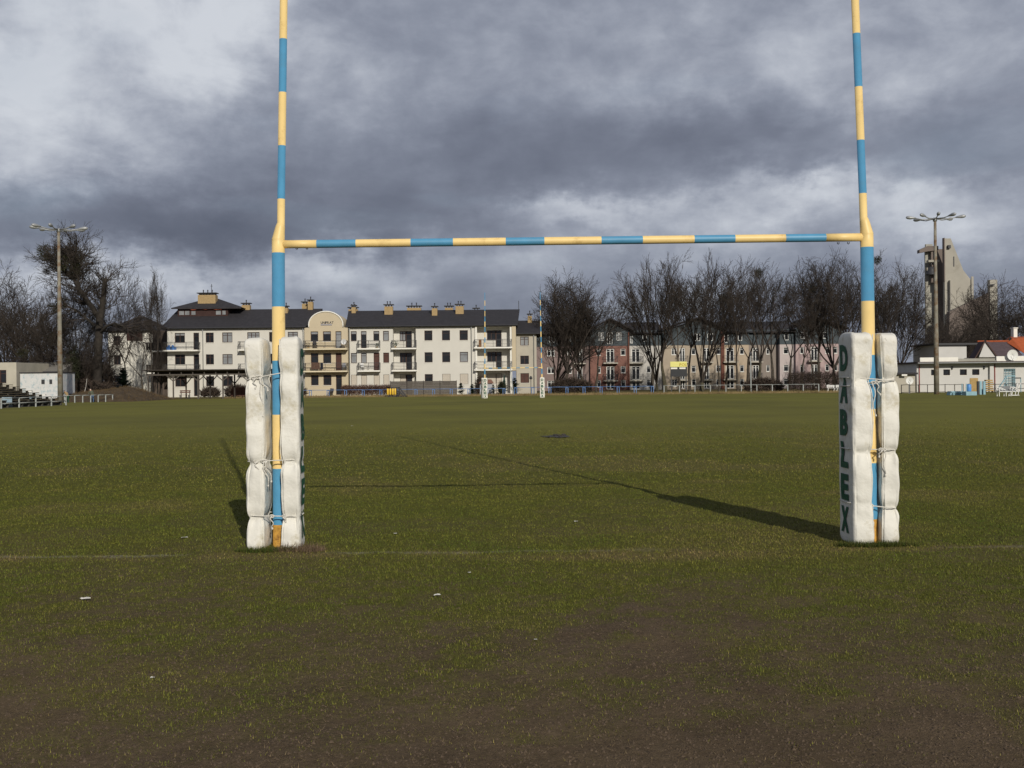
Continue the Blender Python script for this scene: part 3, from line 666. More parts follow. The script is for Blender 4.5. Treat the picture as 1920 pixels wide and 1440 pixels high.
def add_windows(b, mb_rects, y, specs, fm=None):
    for xa, xb, za, zb, st in specs:
        mb_rects.append((xa, xb, za, zb, .2)); window(b, xa, xb, za, zb, y, st, fm)
# ---- west wing of the cream block
b = thing('apartment_building', (mx_(440), YM, 0), 'cream apartment wing with dark hipped roof and large tan chimney behind the timber shelter', 'building')
rects = []
for r_i, (za, zb) in enumerate(ROWS):
    fl = FLOORS[r_i]
    for (pa, pb, st) in ((328, 347, 'light_top' if r_i == 2 else 'dark'), (386, 401, 'dark'), (417, 436, 'curtain' if r_i > 0 else 'dark'), (505, 522, 'dark'), (540, 559, 'curtain' if r_i == 2 else 'dark')):
        xa, xb = mx_(pa), mx_(pb); rects.append((xa, xb, za, zb, .2)); window(b, xa, xb, za, zb, YM, st)
    xa, xb = mx_(363), mx_(373.5); rects.append((xa, xb, fl, zb, .2)); window(b, xa, xb, fl+.02, zb, YM, 'dark', sill=False)
    xa, xb = mx_(464), mx_(487); rects.append((xa, xb, za, zb, .2)); window(b, xa, xb, za, zb, YM, 'curtain', sash=3)
w = MB(); facade(w, mx_(314), mx_(571.5), 0, 9.05, YM, rects); shell(w, mx_(314), mx_(571.5), 0, 9.05, YM, 12)
w.build('wall', CREAM, b)
for r_i in (1, 2):
    balcony(b, mx_(312), mx_(376), FLOORS[r_i], YM, 1.3); balcony(b, mx_(450), mx_(494), FLOORS[r_i], YM, 1.2)
rf = gable_roof(b, mx_(308), mx_(570), YM, 12, 9.15, 11.95, hipl=.3, hipr=-1.1)
h = MB()                                   # raised hip over the western end with its dark clad band
y0, y1 = YM+3.2, YM+9.5; xa, xb = mx_(322, y0), mx_(453, y0); zt = 13.5
h.poly((xa, y0, 12.05), (xb, y0, 12.05), (xb-4.0, YM+6.3, zt), (xa+4.0, YM+6.3, zt)); h.poly((xb, y1, 12.05), (xa, y1, 12.05), (xa+4.0, YM+6.3, zt), (xb-4.0, YM+6.3, zt))
h.poly((xa, y1, 12.05), (xa, y0, 12.05), (xa+4.0, YM+6.3, zt)); h.poly((xb, y0, 12.05), (xb, y1, 12.05), (xb-4.0, YM+6.3, zt))
h.poly((xa, y0, 12.045), (xa, y1, 12.045), (xb, y1, 12.045), (xb, y0, 12.045)); h.box(xa, xb, y0-.06, y0-.004, 11.88, 12.06)
h.build('upper_roof', ROOFD, b)
yd = YM + 3.6; h = MB(); h.box(mx_(334, yd), mx_(428, yd), yd, YM+9.2, 10.3, 12.04); band = h.build('dormer_wall', mat('brown_cladding', (.05, .027, .024), .9, .2, 2), b)
for pa, pb in ((337, 346), (348, 356), (360, 367.5), (406, 415), (418, 424)):
    h = MB(); h.box(mx_(pa, yd), mx_(pb, yd), yd-.05, yd-.003, 11.1, 11.62); h.build('dormer_window', CURT_SKY, band)
h = MB(); rr = random.Random(2); p = []
for i in range(14): p.append((mx_(352 + i*5, yd), yd-.25, 11.9 + rr.uniform(-.12, .06)))
h.tube(p, .09, 5); h.build('awning_roll', mat('red_canvas', (.35, .09, .05), .8, .3, 3), b)
for pa, pb, za, zb, dy, dd, n in ((372, 405, 12.4, 14.2, 4.6, 1.2, 3), (454, 469, 11.0, 12.85, 5.8, .8, 1), (533, 540, 10.9, 12.3, 4.4, .8, 1), (567, 577, 11.2, 13.05, 7, .8, 1), (578, 587, 11.2, 13.2, 5.6, .8, 1)):
    chimney(b, mx_(pa, YM+dy), mx_(pb, YM+dy), za, zb, YM+dy, dd, n)
h = MB(); h.tube([(mx_(398, YM+5), YM+5, 13.9), (mx_(398, YM+5), YM+5, 15.4)], .04, 5); h.beam((mx_(396, YM+5), YM+5, 15.1), (mx_(400, YM+5), YM+5, 15.1), .05); h.build('aerial', METAL, b)
downpipe(b, mx_(381), 0, 9.0, YM); downpipe(b, mx_(569), 0, 9.0, YM)
# dark recessed balconies at the western corner
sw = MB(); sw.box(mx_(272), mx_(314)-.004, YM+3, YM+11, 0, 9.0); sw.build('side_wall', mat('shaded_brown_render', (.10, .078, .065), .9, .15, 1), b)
for z in (3.3, 6.2):
    s = MB(); s.box(mx_(271), mx_(314)-.01, YM+.6, YM+2.99, z-.15, z); o = s.build('side_balcony', TRIMW, b)
    s = MB()
    for k in range(9): x = mx_(271) + k*.33; s.box(x, x+.29, YM+.6, YM+.64, z+.05, z+1.0)
    s.beam((mx_(271), YM+.62, z+1.03), (mx_(314)-.01, YM+.62, z+1.03), .06); s.build('side_balcony_boards', WOODB, o)
# ---- arched centre bay
YB = YM - .45
b = thing('apartment_bay', (mx_(613), YB, 0), 'yellow apartment bay with a round arched gable and sign above its balconies', 'building')
rects = []
for r_i, (za, zb) in enumerate(ROWS):
    for (pa, pb, st) in ((584, 598, 'light_top' if r_i == 2 else 'dark'), (607, 622, 'light_top' if r_i == 2 else 'dark')):
        xa, xb = mx_(pa), mx_(pb); rects.append((xa, xb, za, zb, .2)); window(b, xa, xb, za, zb, YB, st, sash=1)
    xa, xb = mx_(630.5), mx_(641.5); fl = FLOORS[r_i]; rects.append((xa, xb, fl, zb, .2)); window(b, xa, xb, fl+.02, zb, YB, 'curtain' if r_i == 2 else ('brown' if r_i == 1 else 'dark'), sill=False)
w = MB(); facade(w, mx_(572.5), mx_(653.5), 0, 9.0, YB, rects); shell(w, mx_(572.5), mx_(653.5), 0, 9.0, YB, 9)
cxa, hw = mx_(612.5), 2.25
arc = [(cxa + hw*math.cos(a), 9.0 + .35 + 1.75*math.sin(a)) for a in [math.pi*k/24 for k in range(25)]]
w.prism([(cxa - hw, 9.003), (cxa + hw, 9.003)] + arc, YB, YB + 6); w.build('wall', CREAM_Y, b)
tr = MB(); ain = [(cxa + hw, 9.003)] + arc + [(cxa - hw, 9.003)]
tr.tube([(x, YB - .02, z + .02) for x, z in ain], .09, 6); tr.build('arch_trim', TRIMW, b, True)
for r_i in (1, 2): balcony(b, mx_(573.5), mx_(654), FLOORS[r_i], YB, 1.3, mat('buff_slab', (.66, .58, .42), .9, .06, 2))
sg = MB(); sg.box(mx_(603), mx_(624), YB-.05, YB-.004, 9.28, 9.47); o = sg.build('sign_strip', mat('grey_sign', (.30, .29, .31), .6, .2, 8), b)
flat_text('UNIPRAT', mx_(603.2), 9.5, .31, YB-.03, b, METAL, .03)
def dish(b, c, r_, name='satellite_dish', m=None, parent_ok=True, label=None, cat=None):
    d = MB(); vs = []; n = 14
    for k, (q, dy) in enumerate(((.06, .16), (.55, .11), (1.0, 0.0))):
        for i in range(n): a = 2*math.pi*i/n; vs.append((c[0] + r_*q*math.cos(a), c[1] + dy*r_*1.4 , c[2] + r_*q*math.sin(a)))
    fs = [(k*n+i, k*n+(i+1) % n, (k+1)*n+(i+1) % n, (k+1)*n+i) for k in range(2) for i in range(n)] + [tuple(range(n))]
    d.add(vs, fs); d.tube([(c[0], c[1]+.02, c[2]-r_*.9), (c[0], c[1]-r_*.5, c[2]-.05)], .02, 5); d.ball((c[0], c[1]-r_*.5, c[2]-.02), .06, .06, .06, 6, 4)
    return d.build(name, m or WHITEF, b, True, label, cat)
dish(None, (mx_(649), YB-1.5, 7.05), .36, label='round grey satellite dish on the top balcony rail of the arched bay', cat='satellite dish', m=mat('dish_grey', (.6, .6, .6), .5, .1, 3))
def cloth(x0, x1, z0, z1, y, m, label, name='laundry_cloth'):
    c_ = MB(); n = 8; vs = []
    for j in range(2):
        for k in range(2):
            for i in range(n+1): vs.append((x0 + (x1-x0)*i/n, y - .03*k + .03*math.sin(i*1.9), (z1, z0)[j] + (.05*math.sin(i*2.3) if j else 0)))
    r0, r1, r2, r3 = (lambda i: i), (lambda i: n+1+i), (lambda i: 2*n+2+i), (lambda i: 3*n+3+i)
    fs = []
    for i in range(n): fs += [(r0(i), r2(i), r2(i+1), r0(i+1)), (r1(i), r1(i+1), r3(i+1), r3(i)), (r0(i), r0(i+1), r1(i+1), r1(i)), (r2(i), r3(i), r3(i+1), r2(i+1))]
    c_.add(vs, fs); c_.build(name, m, None, False, label, 'laundry')
cloth(mx_(588), mx_(604), 3.5, 4.38, YB-1.32, mat('brown_rug', (.10, .06, .045), .95, .4, 4), 'brown rug hung over the middle balcony rail of the arched bay')
cloth(mx_(605), mx_(610), 3.45, 4.36, YB-1.32, mat('navy_cloth', (.02, .022, .035), .95, .4, 4), 'dark coat hung beside the brown rug on the balcony rail')
def chair(x, y, z, m, label, rz=0):
    t_ = thing('garden_chair', (x, y, z), label, 'chair'); c, s = math.cos(rz), math.sin(rz)
    Q = lambda u, v, w_: (x + u*c - v*s, y + u*s + v*c, z + w_)
    for u in (-.22, .22):
        for v in (-.2, .2): q = MB(); q.beam(Q(u, v, 0), Q(u*.95, v*.95, .42), .05); q.build('leg', m, t_)
    q = MB(); q.beam(Q(0, -.24, .44), Q(0, .24, .44), .5, .05); q.build('seat', m, t_)
    q = MB(); q.beam(Q(0, .22, .46), Q(0, .34, .98), .48, .04, (0, 1, 0)); q.build('backrest', m, t_)
    for u in (-.24, .24): q = MB(); q.beam(Q(u, -.2, .62), Q(u, .26, .66), .05, .03); q.build('armrest', m, t_)
DARKP = mat('dark_plastic', (.035, .03, .03), .5, .2, 4)
chair(mx_(622), YB-.9, 0, DARKP, 'dark garden chair by the ground floor door of the arched bay', -.6)
chair(mx_(594), YB-.7, 6.22, DARKP, 'dark chair on the top balcony of the arched bay', .4)
chair(mx_(648), YB-.7, 3.3, mat('grey_plastic', (.22, .22, .24), .5, .2, 4), 'grey chair at the right end of the middle balcony of the arched bay', .3)
# ---- east wing
b = thing('apartment_building', (mx_(810), YM, 0), 'long cream apartment wing with recessed balconies and shuttered ground floor windows', 'building')
rects = []; E0, E1 = mx_(654.5), mx_(960)
ST = {0: ('shutter', 'shutter', 'shutter', 'shutter', 'dark', 'half', 'shutter'), 1: ('curtain', 'curtain', 'brown', 'brown', 'dark', 'dark', 'curtain'), 2: ('light_top', 'light_top', 'light_top', 'light_top', 'dark', 'dark', 'dark')}
for r_i, (za, zb) in enumerate(ROWS):
    st = ST[r_i]; fl = FLOORS[r_i]
    spec = [(658, 669, za, st[0]), (677, 687.5, fl if r_i == 2 else za, st[1]), (700.5, 711.5, fl if r_i == 1 else za, st[2]), (718.5, 729.5, za, st[3]), (796, 811, za, st[4]), (829, 844, za, st[5]), (862, 877.5, za, st[6])]
    for pa, pb, z, s_ in spec:
        xa, xb = mx_(pa), mx_(pb); rects.append((xa, xb, z, zb, .2)); window(b, xa, xb, z+(.02 if z == fl else 0), zb, YM, s_, sash=1, sill=(z != fl))
    for pa, pb, da, db, ms in ((737, 780, 748, 771, 759.5), (892, 957, 913, 940.5, 929.5)):     # recessed balconies
        X0, X1 = mx_(pa), mx_(pb); z0, z1 = (fl, zb+.38); rects.append((X0, X1, z0, z1, 1.15))
        yb = YM + 1.15; inner = []
        xa, xc, xb = mx_(da), mx_(ms), mx_(db)
        inner += [(xa, xc, za, zb, .15), (xc, xb, fl, zb, .15)]
        sty = ('shutter', 'shutter') if r_i == 0 and pa > 800 else (('shutter', 'dark') if r_i == 0 else ('curtain' if r_i == 2 and pa < 800 else 'dark', 'dark'))
        window(b, xa, xc-.01, za, zb, yb, sty[0], None, .07, 2, False); window(b, xc+.01, xb, fl+.02, zb, yb, sty[1], None, .09, 1, False)
        lw = MB(); facade(lw, X0+.002, X1-.002, z0, z1, yb, inner); lw.build('loggia_wall', CREAM, b)
w = MB(); facade(w, E0, E1, 0, 9.05, YM, rects); shell(w, E0, E1, 0, 9.05, YM, 12); w.build('wall', CREAM, b)
w = MB(); w.box(E1+.003, mx_(967.5), YM-.35, YM+5, 3.1, 9.05); w.build('yellow_corner', CREAM_Y, b)
for r_i in (1, 2):
    for pa, pb, out in ((672, 713.5, 1.0), (735, 781.5, .75), (889.5, 960.5, .8)): balcony(b, mx_(pa), mx_(pb), FLOORS[r_i], YM, out)
gable_roof(b, mx_(654.5), mx_(966), YM, 12, 9.15, 11.6, hipr=-.35, hipl=-.6)
for pa, pb, za, zb, dy in ((654, 671, 11, 12.25, 7.5), (660, 667.5, 11, 12.35, 5), (721.5, 737, 10.6, 12.35, 4.2), (764, 790, 11.1, 12.35, 7.2), (810.5, 820.5, 10.5, 12.0, 3.6), (835, 850, 11.1, 12.3, 7.2), (855, 870, 10.6, 12.3, 4.2), (888, 899, 11.2, 11.95, 7)):
    chimney(b, mx_(pa, YM+dy), mx_(pb, YM+dy), za, zb, YM+dy, .8, 2 if pb - pa > 12 else 1)
h = MB(); h.tube([(mx_(974), YM+6, 11.4), (mx_(974), YM+6, 12.8)], .04, 5); h.build('aerial', METAL, b)
for px in (655.5, 884): downpipe(b, mx_(px), 0, 9.0, YM)
for px in (893, 958): h = MB(); h.box(mx_(px)-.12, mx_(px)+.12, YM-.24, YM-.004, 0, 9.04); h.build('pilaster', TRIMW, b)
GREENP = mat('potted_leaves', (.04, .075, .03), .8, .4, 5)
def pot_plant(x, y, z, s, label, m=None):
    t_ = thing('potted_plant', (x, y, z), label, 'plant'); q = MB(); q.tube([(x, y, z), (x, y, z+.3*s)], [.12*s, .16*s], 9); q.build('pot', CHIM, t_)
    r = random.Random(int(abs(x)*100)); q = MB()
    for _ in range(70):
        a = r.uniform(0, 6.28); u = r.random()**.5*.42*s; c = Vector((x + u*math.cos(a), y + u*math.sin(a), z + .3*s + r.random()*.75*s)); d = Vector((r.uniform(-1, 1), r.uniform(-1, 1), r.uniform(-.2, 1))).normalized()*.16*s; e = d.cross(Vector((r.uniform(-1, 1), r.uniform(-1, 1), r.uniform(-1, 1)))).normalized()*.05*s
        q.poly(c-e, c+d*.5-e*1.3, c+d, c+e)
    q.build('leaves', m or GREENP, t_)
pot_plant(mx_(742), YM-.35, 6.22, .9, 'leafy pot plant on the upper recessed balcony of the east wing')
pot_plant(mx_(708), YM-.5, 6.22, .6, 'dark pot plant on the small top balcony of the east wing')
pot_plant(mx_(581), YB-.7, 6.22, .7, 'small round potted tree on the top balcony of the arched bay', mat('brown_leaves', (.09, .07, .035), .9, .3, 4))
chair(mx_(681), YM-.55, 3.3, WHITEF, 'white slatted chair on the lower small balcony of the east wing', .5)
q = MB(); q.box(mx_(898), mx_(903), YM-.45, YM-.05, 6.223, 7.2); q.box(mx_(898)+.05, mx_(903)-.05, YM-.47, YM-.452, 6.3, 7.1); q.build('wooden_cabinet', mat('orange_wood', (.26, .13, .05), .7, .2, 5), None, False, 'small wooden cabinet standing on the upper end balcony of the east wing', 'cabinet')
for px, m_, n_ in ((322, 'blue', (.06, .17, .45)), (329, 'blue', (.07, .2, .5))):
    q = MB(); x = mx_(px); q.box(x-.35, x+.3, YM-1.0, YM-.5, 6.223, 6.62); q.ball((x-.1, YM-.8, 6.62), .22, .2, .25, 8, 5); q.build('storage_bag', mat('blue_plastic_%d' % px, n_, .5, .3, 3), None, False, 'blue bag of belongings on the top western balcony', 'bag', 'blue bags on the western balcony')
# ---- grey lower wing
b = thing('grey_house', (mx_(985), YM+2, 0), 'plain grey rendered wing with dark roof beside the cream block', 'building'); YG = YM + 2; gm_ = lambda px: (px-960)*YG/FPX + .04
rects = []
for za, zb, st in ((1.45, 2.75, 'brown'), (3.95, 5.1, 'dark'), (6.45, 7.65, 'curtain')):
    xa, xb = gm_(975.5), gm_(991.5); rects.append((xa, xb, za, zb, .2)); window(b, xa, xb, za, zb, YG, st, sash=2)
w = MB(); facade(w, gm_(967.9), gm_(1006), 0, 8.0, YG, rects); shell(w, gm_(967.9), gm_(1006), 0, 8.0, YG, 10); w.build('wall', GREYR, b)
gable_roof(b, gm_(969.5), gm_(1010), YG, 10, 8.1, 10.1); chimney(b, gm_(991), gm_(999), 9.6, 11.0, YG+4, .8, 1); downpipe(b, gm_(1001), 0, 8, YG)
# ---- white house at the far left
YH = 150.0; hx = lambda px: (px-960)*YH/FPX + .04
b = thing('white_house', (hx(243), YH, 0), 'white gable-end house half hidden by bare branches', 'building'); rects = []
for za, zb in ((1.3, 3.0), (4.55, 5.9), (7.3, 8.6)):
    xa, xb = hx(213.5), hx(226.5); rects.append((xa, xb, za, zb, .2)); window(b, xa, xb, za, zb, YH, 'dark')
w = MB(); facade(w, hx(203), hx(283), 0, 9.3, YH, rects); shell(w, hx(203), hx(283), 0, 9.3, YH, 10); w.build('wall', mat('white_render', (.66, .64, .58), .9, .06, .7, stain=(.45, .42, .36), sscale=.7, sthr=.6), b)
w = MB(); w.box(hx(238), hx(268), YH-.05, YH-.004, 7.9, 9.2); w.build('brown_panel', mat('brown_board', (.05, .026, .022), .9, .2, 2), b)
gable_roof(b, hx(198), hx(288), YH, 10, 9.4, 11.6, hipl=3.2, hipr=3.2)
# ---- terrace of coloured town houses behind the trees
YT = 183.0; tx = lambda px: (px-960)*YT/FPX + .05
TEAL = mat('teal_cladding', (.055, .070, .080), .7, .15, 1.0)
def townhouse(p0, p1, wallm, label, wins, french, gab=None, attic=(), pil=(), wallm_top=7.6, yo=0.0, step=0):
    y = YT + yo; x0, x1 = tx(p0)+.003, tx(p1)-.003; b = thing('town_house', ((x0+x1)/2, y, 0), label, 'building', None); rects = []
    for r_i, (za, zb) in enumerate(((.55, 1.75), (2.95, 4.1), (5.95, 7.1))):
        for pa, pb in wins:
            xa, xb = tx(pa), tx(pb); rects.append((xa, xb, za, zb, .2)); window(b, xa, xb, za, zb, y, 'dark', WHITEF, .09)
        for pa, pb in french:
            xa, xb = tx(pa), tx(pb); z = za - 1.2 if r_i else .15; rects.append((xa, xb, z, zb, .2)); window(b, xa, xb, z, zb, y, 'dark', WHITEF, .12, 2, False)
            if r_i: balcony(b, xa-.55, xb+.55, z-.02, y, .9, GREYR, bars='v', th=.2)
    w = MB(); facade(w, x0, x1, -.2, wallm_top, y, rects); shell(w, x0, x1, -.2, wallm_top, y, 11); w.build('wall', wallm, b)
    ra = []
    zat = 10.2
    for pa, pb, za, zb in attic:
        xa, xb = tx(pa), tx(pb); ra.append((xa, xb, za, zb, .2)); window(b, xa, xb, za, zb, y-.05, 'curtain' if (pa % 3 < 1) else 'dark', WHITEF, .09, None, False, False)
    w = MB(); facade(w, x0, x1, wallm_top+.003, zat, y-.05, ra); shell(w, x0, x1, wallm_top+.003, zat, y-.05, 11)
    if gab: gp, gz = gab; w.poly((x0, y-.05, zat), (x1, y-.05, zat), (tx(gp), y-.05, gz-.2))
    w.build('attic_wall', TEAL, b)
    if gab:
        gp, gz = gab; r_ = MB(); xa, xb, xm = x0-.8, x1+.8, tx(gp)
        for p, q in (((xa, zat-.15), (xm, gz)), ((xm, gz), (xb, zat-.15))):
            r_.add([(p[0], y-1.0, p[1]), (q[0], y-1.0, q[1]), (q[0], y+11, q[1]), (p[0], y+11, p[1]), (p[0], y-1.0, p[1]+.25), (q[0], y-1.0, q[1]+.25), (q[0], y+11, q[1]+.25), (p[0], y+11, p[1]+.25)], [(3,2,1,0),(4,5,6,7),(0,1,5,4),(1,2,6,5),(2,3,7,6),(3,0,4,7)])
        r_.build('roof', ROOFD, b)
    else:
        gable_roof(b, x0-.1, x1+.1, y-.05, 11, zat-.4, zat+1.7, side=-.05, over=.6)
    for pa, pb in pil:
        q = MB(); q.box(tx(pa), tx(pb), y-.3, y-.06, -.2, zat-.3); q.build('pilaster', mat('dark_red_brick', (.13, .055, .04), .9, .2, 3), b)
    return b
townhouse(1004, 1106, mat('mauve_render', (.22, .165, .155), .9, .1, .8), 'mauve grey town house behind the thickest clump of bare trees', [(1026, 1040), (1064, 1072)], [(1082, 1092)], None, [(1030, 1040, 8.3, 9.6), (1070, 1080, 8.3, 9.6)])
townhouse(1106, 1179.5, mat('red_brick', (.205, .105, .085), .9, .12, 2.5), 'red brick town house with dark gable and small balconies', [(1118.5, 1125.5), (1163, 1172)], [(1136, 1151)], (1144, 12.1), [(1122, 1132, 8.5, 9.95), (1138, 1148, 7.9, 9.95), (1155, 1165, 8.5, 9.95)], [(1176.6, 1179)], yo=-.7)
townhouse(1179.5, 1242, mat('offwhite_render', (.48, .46, .43), .9, .08, .8), 'off-white town house next to the red brick one', [(1212, 1220)], [(1184, 1200)], None, [(1182, 1187, 8, 9.7), (1205, 1213, 8.3, 9.5)])
townhouse(1242, 1352, mat('sand_render', (.38, .32, .25), .9, .1, .8), 'sand coloured town house with dark gable behind the yellow sign board', [(1258, 1268), (1295, 1303), (1341, 1349.5)], [(1273, 1283), (1318, 1328.5)], (1310, 12.2), [(1300, 1312, 8.3, 9.6), (1325, 1336, 8.3, 9.6)], [(1350, 1352)], yo=-.7)
townhouse(1352, 1404, mat('buff_render', (.42, .34, .255), .9, .1, .8), 'buff town house with white french windows and a brown downpipe strip', [(1387, 1395)], [(1361, 1376.5)], None, [(1358, 1366, 8, 9.7), (1384, 1392, 8.3, 9.5)], [(1353, 1357.5)])
townhouse(1404, 1462, mat('brown_grey_render', (.24, .205, .18), .9, .1, .8), 'grey brown town house section behind the thick trunk', [(1440, 1446)], [(1414, 1426)], None, [], (), yo=1.2)
townhouse(1462, 1490, mat('pale_pink_render', (.48, .42, .41), .9, .08, .8), 'narrow pale pink town house with two small windows', [(1469, 1478.5)], [], None, [(1471, 1479, 8.3, 9.5)])
townhouse(1490, 1578, mat('pink_render', (.42, .32, .315), .9, .08, .8), 'pink town house with gable beside the hedge', [(1498, 1505.5), (1545, 1552.5), (1560, 1568)], [(1518, 1531)], (1526, 12.1), [(1499, 1512, 8.5, 9.6), (1537, 1548, 8.5, 9.6)], yo=-.7)
# ---- club house on the right
YC = 118.0; cx_ = lambda px: (px-960)*YC/FPX + .06
cz = lambda py, px=1800: at(px, py, YC).z
WHW = mat('white_wash', (.56, .55, .53), .9, .06, .8, stain=(.50, .48, .45), sscale=.7, sthr=.6)
b = thing('club_house', (cx_(1820), YC, 0), 'long low white club house with four small square windows', 'building'); rects = []
for pa, pb in ((1745, 1756), (1768, 1780.5), (1799, 1812), (1822, 1835.5)):
    xa, xb = cx_(pa), cx_(pb); za, zb = cz(703.5), cz(692.5); rects.append((xa, xb, za, zb, .25)); window(b, xa, xb, za, zb, YC+.05, 'dark', BROWNF, .06, 1, True, False)
xa, xb = cx_(1881), cx_(1903); rects.append((xa, xb, 0.02, 2.55, .5))
w = MB(); facade(w, cx_(1718), cx_(2010), 0, 3.2, YC, rects); shell(w, cx_(1718), cx_(2010), 0, 3.2, YC, 9); w.poly((xa, YC+.5, 0), (xb, YC+.5, 0), (xb, YC+.5, 2.6), (xa, YC+.5, 2.6)); w.build('wall', WHW, b)
w = MB(); w.box(cx_(1714), cx_(2012), YC-.9, YC+9.4, 3.203, 3.38); w.build('roof', mat('brown_felt', (.075, .055, .05), .95, .2, 2), b)
w = MB(); w.tube([(cx_(1714), YC-.97, 3.22), (cx_(2012), YC-.97, 3.22)], .07, 6); w.build('gutter', GALV, b)
w = MB(); w.box(cx_(1721), cx_(1792), YC-.55, YC-.35, 3.383, 3.85); w.build('parapet', TRIMW, b)
w = MB(); w.box(cx_(1793), cx_(1862), YC-.4, YC-.2, 3.383, 3.70); w.build('low_parapet', CONC, b)
w = MB(); w.box(cx_(1864), cx_(2010), YC-.5, YC-.3, 3.383, 3.92); w.build('parapet', TRIMW, b)
REDP = mat('red_pipe', (.28, .05, .045), .6, .2, 4)
for px in (1722.5, 1864, 1753): q = MB(); q.tube([(cx_(px), YC-.06, 0), (cx_(px), YC-.06, 3.1)], .05, 6); q.build('downpipe', REDP if px != 1753 else METAL, b, True)
q = MB(); q.box(cx_(1853), cx_(1860), YC-.3, YC-.004, 0, 3.19); q.build('pilaster', WHW, b)
LBLUE = mat('light_blue_paint', (.24, .40, .47), .6, .15, 3)
q = MB(); xa, xb = cx_(1882), cx_(1902)
for k in range(8): x = xa + (xb-xa)*k/7; q.beam((x, YC+.02, .05), (x, YC+.02, 2.5), .035)
for k in range(10): z = .05 + 2.45*k/9; q.beam((xa, YC+.045, z), (xb, YC+.045, z), .035)
q.build('lattice_gate', LBLUE, b)
for px in (1784, 1844): q = MB(); q.box(cx_(px)-.08, cx_(px)+.08, YC-.1, YC-.004, 2.55, 2.85); q.ball((cx_(px), YC-.12, 2.6), .08, .08, .1, 6, 4); q.build('wall_lamp', METAL, b)
dish(None, (cx_(1891), YC-.9, 4.03), .60, label='large white satellite dish on the club house roof', cat='satellite dish')
t_ = thing('garden_stair', (cx_(1880), 113, 0), 'light blue steel stair rail in front of the club house gate', 'railing'); sx = lambda px: (px-960)*113/FPX
for p, q_ in (((1873, .55), (1888, 1.75)), ((1888, 1.75), (1903, 1.75)), ((1873, .1), (1888, 1.0))): q = MB(); q.beam((sx(p[0]), 113, p[1]), (sx(q_[0]), 113, q_[1]), .09); q.build('rail', LBLUE, t_)
for px, z in ((1873, .6), (1888, 1.78), (1903, 1.78), (1914, 1.5)): q = MB(); q.beam((sx(px), 113, 0), (sx(px), 113, z), .07); q.build('post', LBLUE, t_)
q = MB(); q.beam((sx(1903), 113, 1.5), (sx(1914), 113, 1.5), .12); q.build('rail', METAL, t_)
# house with red roof, white wall building
YR = 138.0; rx_ = lambda px: (px-960)*YR/FPX + .06
RT = mat('red_roof_tile', (.36, .085, .03), .85, .2, 3, bump=.02, bscale=8); PT = mat('purple_grey_tile', (.085, .062, .068), .85, .2, 3, bump=.02, bscale=8)
b = thing('red_roofed_house', (rx_(1880), YR, 0), 'white gabled house with grey and orange tiled roofs behind the club house', 'building')
xa, xb = rx_(1832), rx_(1898); w = MB(); w.box(xa, rx_(1990), YR, YR+4, 0, 4.2)
w.build('wall', WHW, b)
w = MB(); za = 4.3
w.poly((rx_(1840), YR+1.2, 6.25), (rx_(1905), YR+1.2, 6.25), (rx_(1908), YR-1.2, 4.35), (rx_(1861), YR-1.2, 4.35)); w.poly((rx_(1840), YR-1.05, 6.25), (rx_(1820), YR-1.05, 3.95), (rx_(1822), YR+1.2, 3.95), (rx_(1842), YR+1.2, 6.25)); w.poly((rx_(1840), YR-1.05, 6.25), (rx_(1861), YR-1.05, 4.3), (rx_(1866), YR+1.2, 6.2), (rx_(1842), YR+1.2, 6.25))
w.build('grey_tiled_roof', PT, b)
w = MB(); w.prism([(rx_(1829), 4.2), (rx_(1860), 4.2), (rx_(1840), 6.1)], YR-.98, YR+.6); w.build('gable', WHW, b)
w = MB()
for p, q_ in (((1820, 3.95), (1840.3, 6.3)), ((1840.3, 6.3), (1862, 4.2))): w.beam((rx_(p[0]), YR-1.05, p[1]), (rx_(q_[0]), YR-1.05, q_[1]), .18, .16)
w.build('barge_board', BROWNF, b)
w = MB(); w.tube([(rx_(1840), YR+1.2, 6.3), (rx_(1899), YR+1.2, 6.3)], .12, 6); w.build('ridge_tile', RT, b)
w = MB(); A = (rx_(1914), YR+3, 6.95); w.poly((rx_(1894), YR+.9, 6.1), (rx_(1903), YR+.8, 6.6), A, (rx_(1990), YR+3, 6.95), (rx_(1990), YR-1.4, 4.6), (rx_(1911), YR-1.4, 4.6))
w.poly((rx_(1894), YR+.9, 6.1), (rx_(1900), YR+6, 5.5), A); w.build('orange_tiled_roof', RT, b)
q = MB(); q.box(rx_(1917), rx_(1924), YR+2.4, YR+3.2, 6.7, 8.0); q.box(rx_(1916), rx_(1925), YR+2.3, YR+3.3, 8.003, 8.12); q.build('chimney', TRIMW, b)
YW = 150.0; wx_ = lambda px: (px-960)*YW/FPX + .06
b = thing('white_outbuilding', (wx_(1786), YW, 0), 'plain white walled building crossed by bare branches behind the club house', 'building')
w = MB(); w.box(wx_(1752), wx_(1812), YW, YW+8, 0, 6.2); w.build('wall', WHW, b); w = MB(); w.box(wx_(1748), wx_(1835), YW-.5, YW+8.4, 6.203, 6.45); w.build('roof', METAL, b)
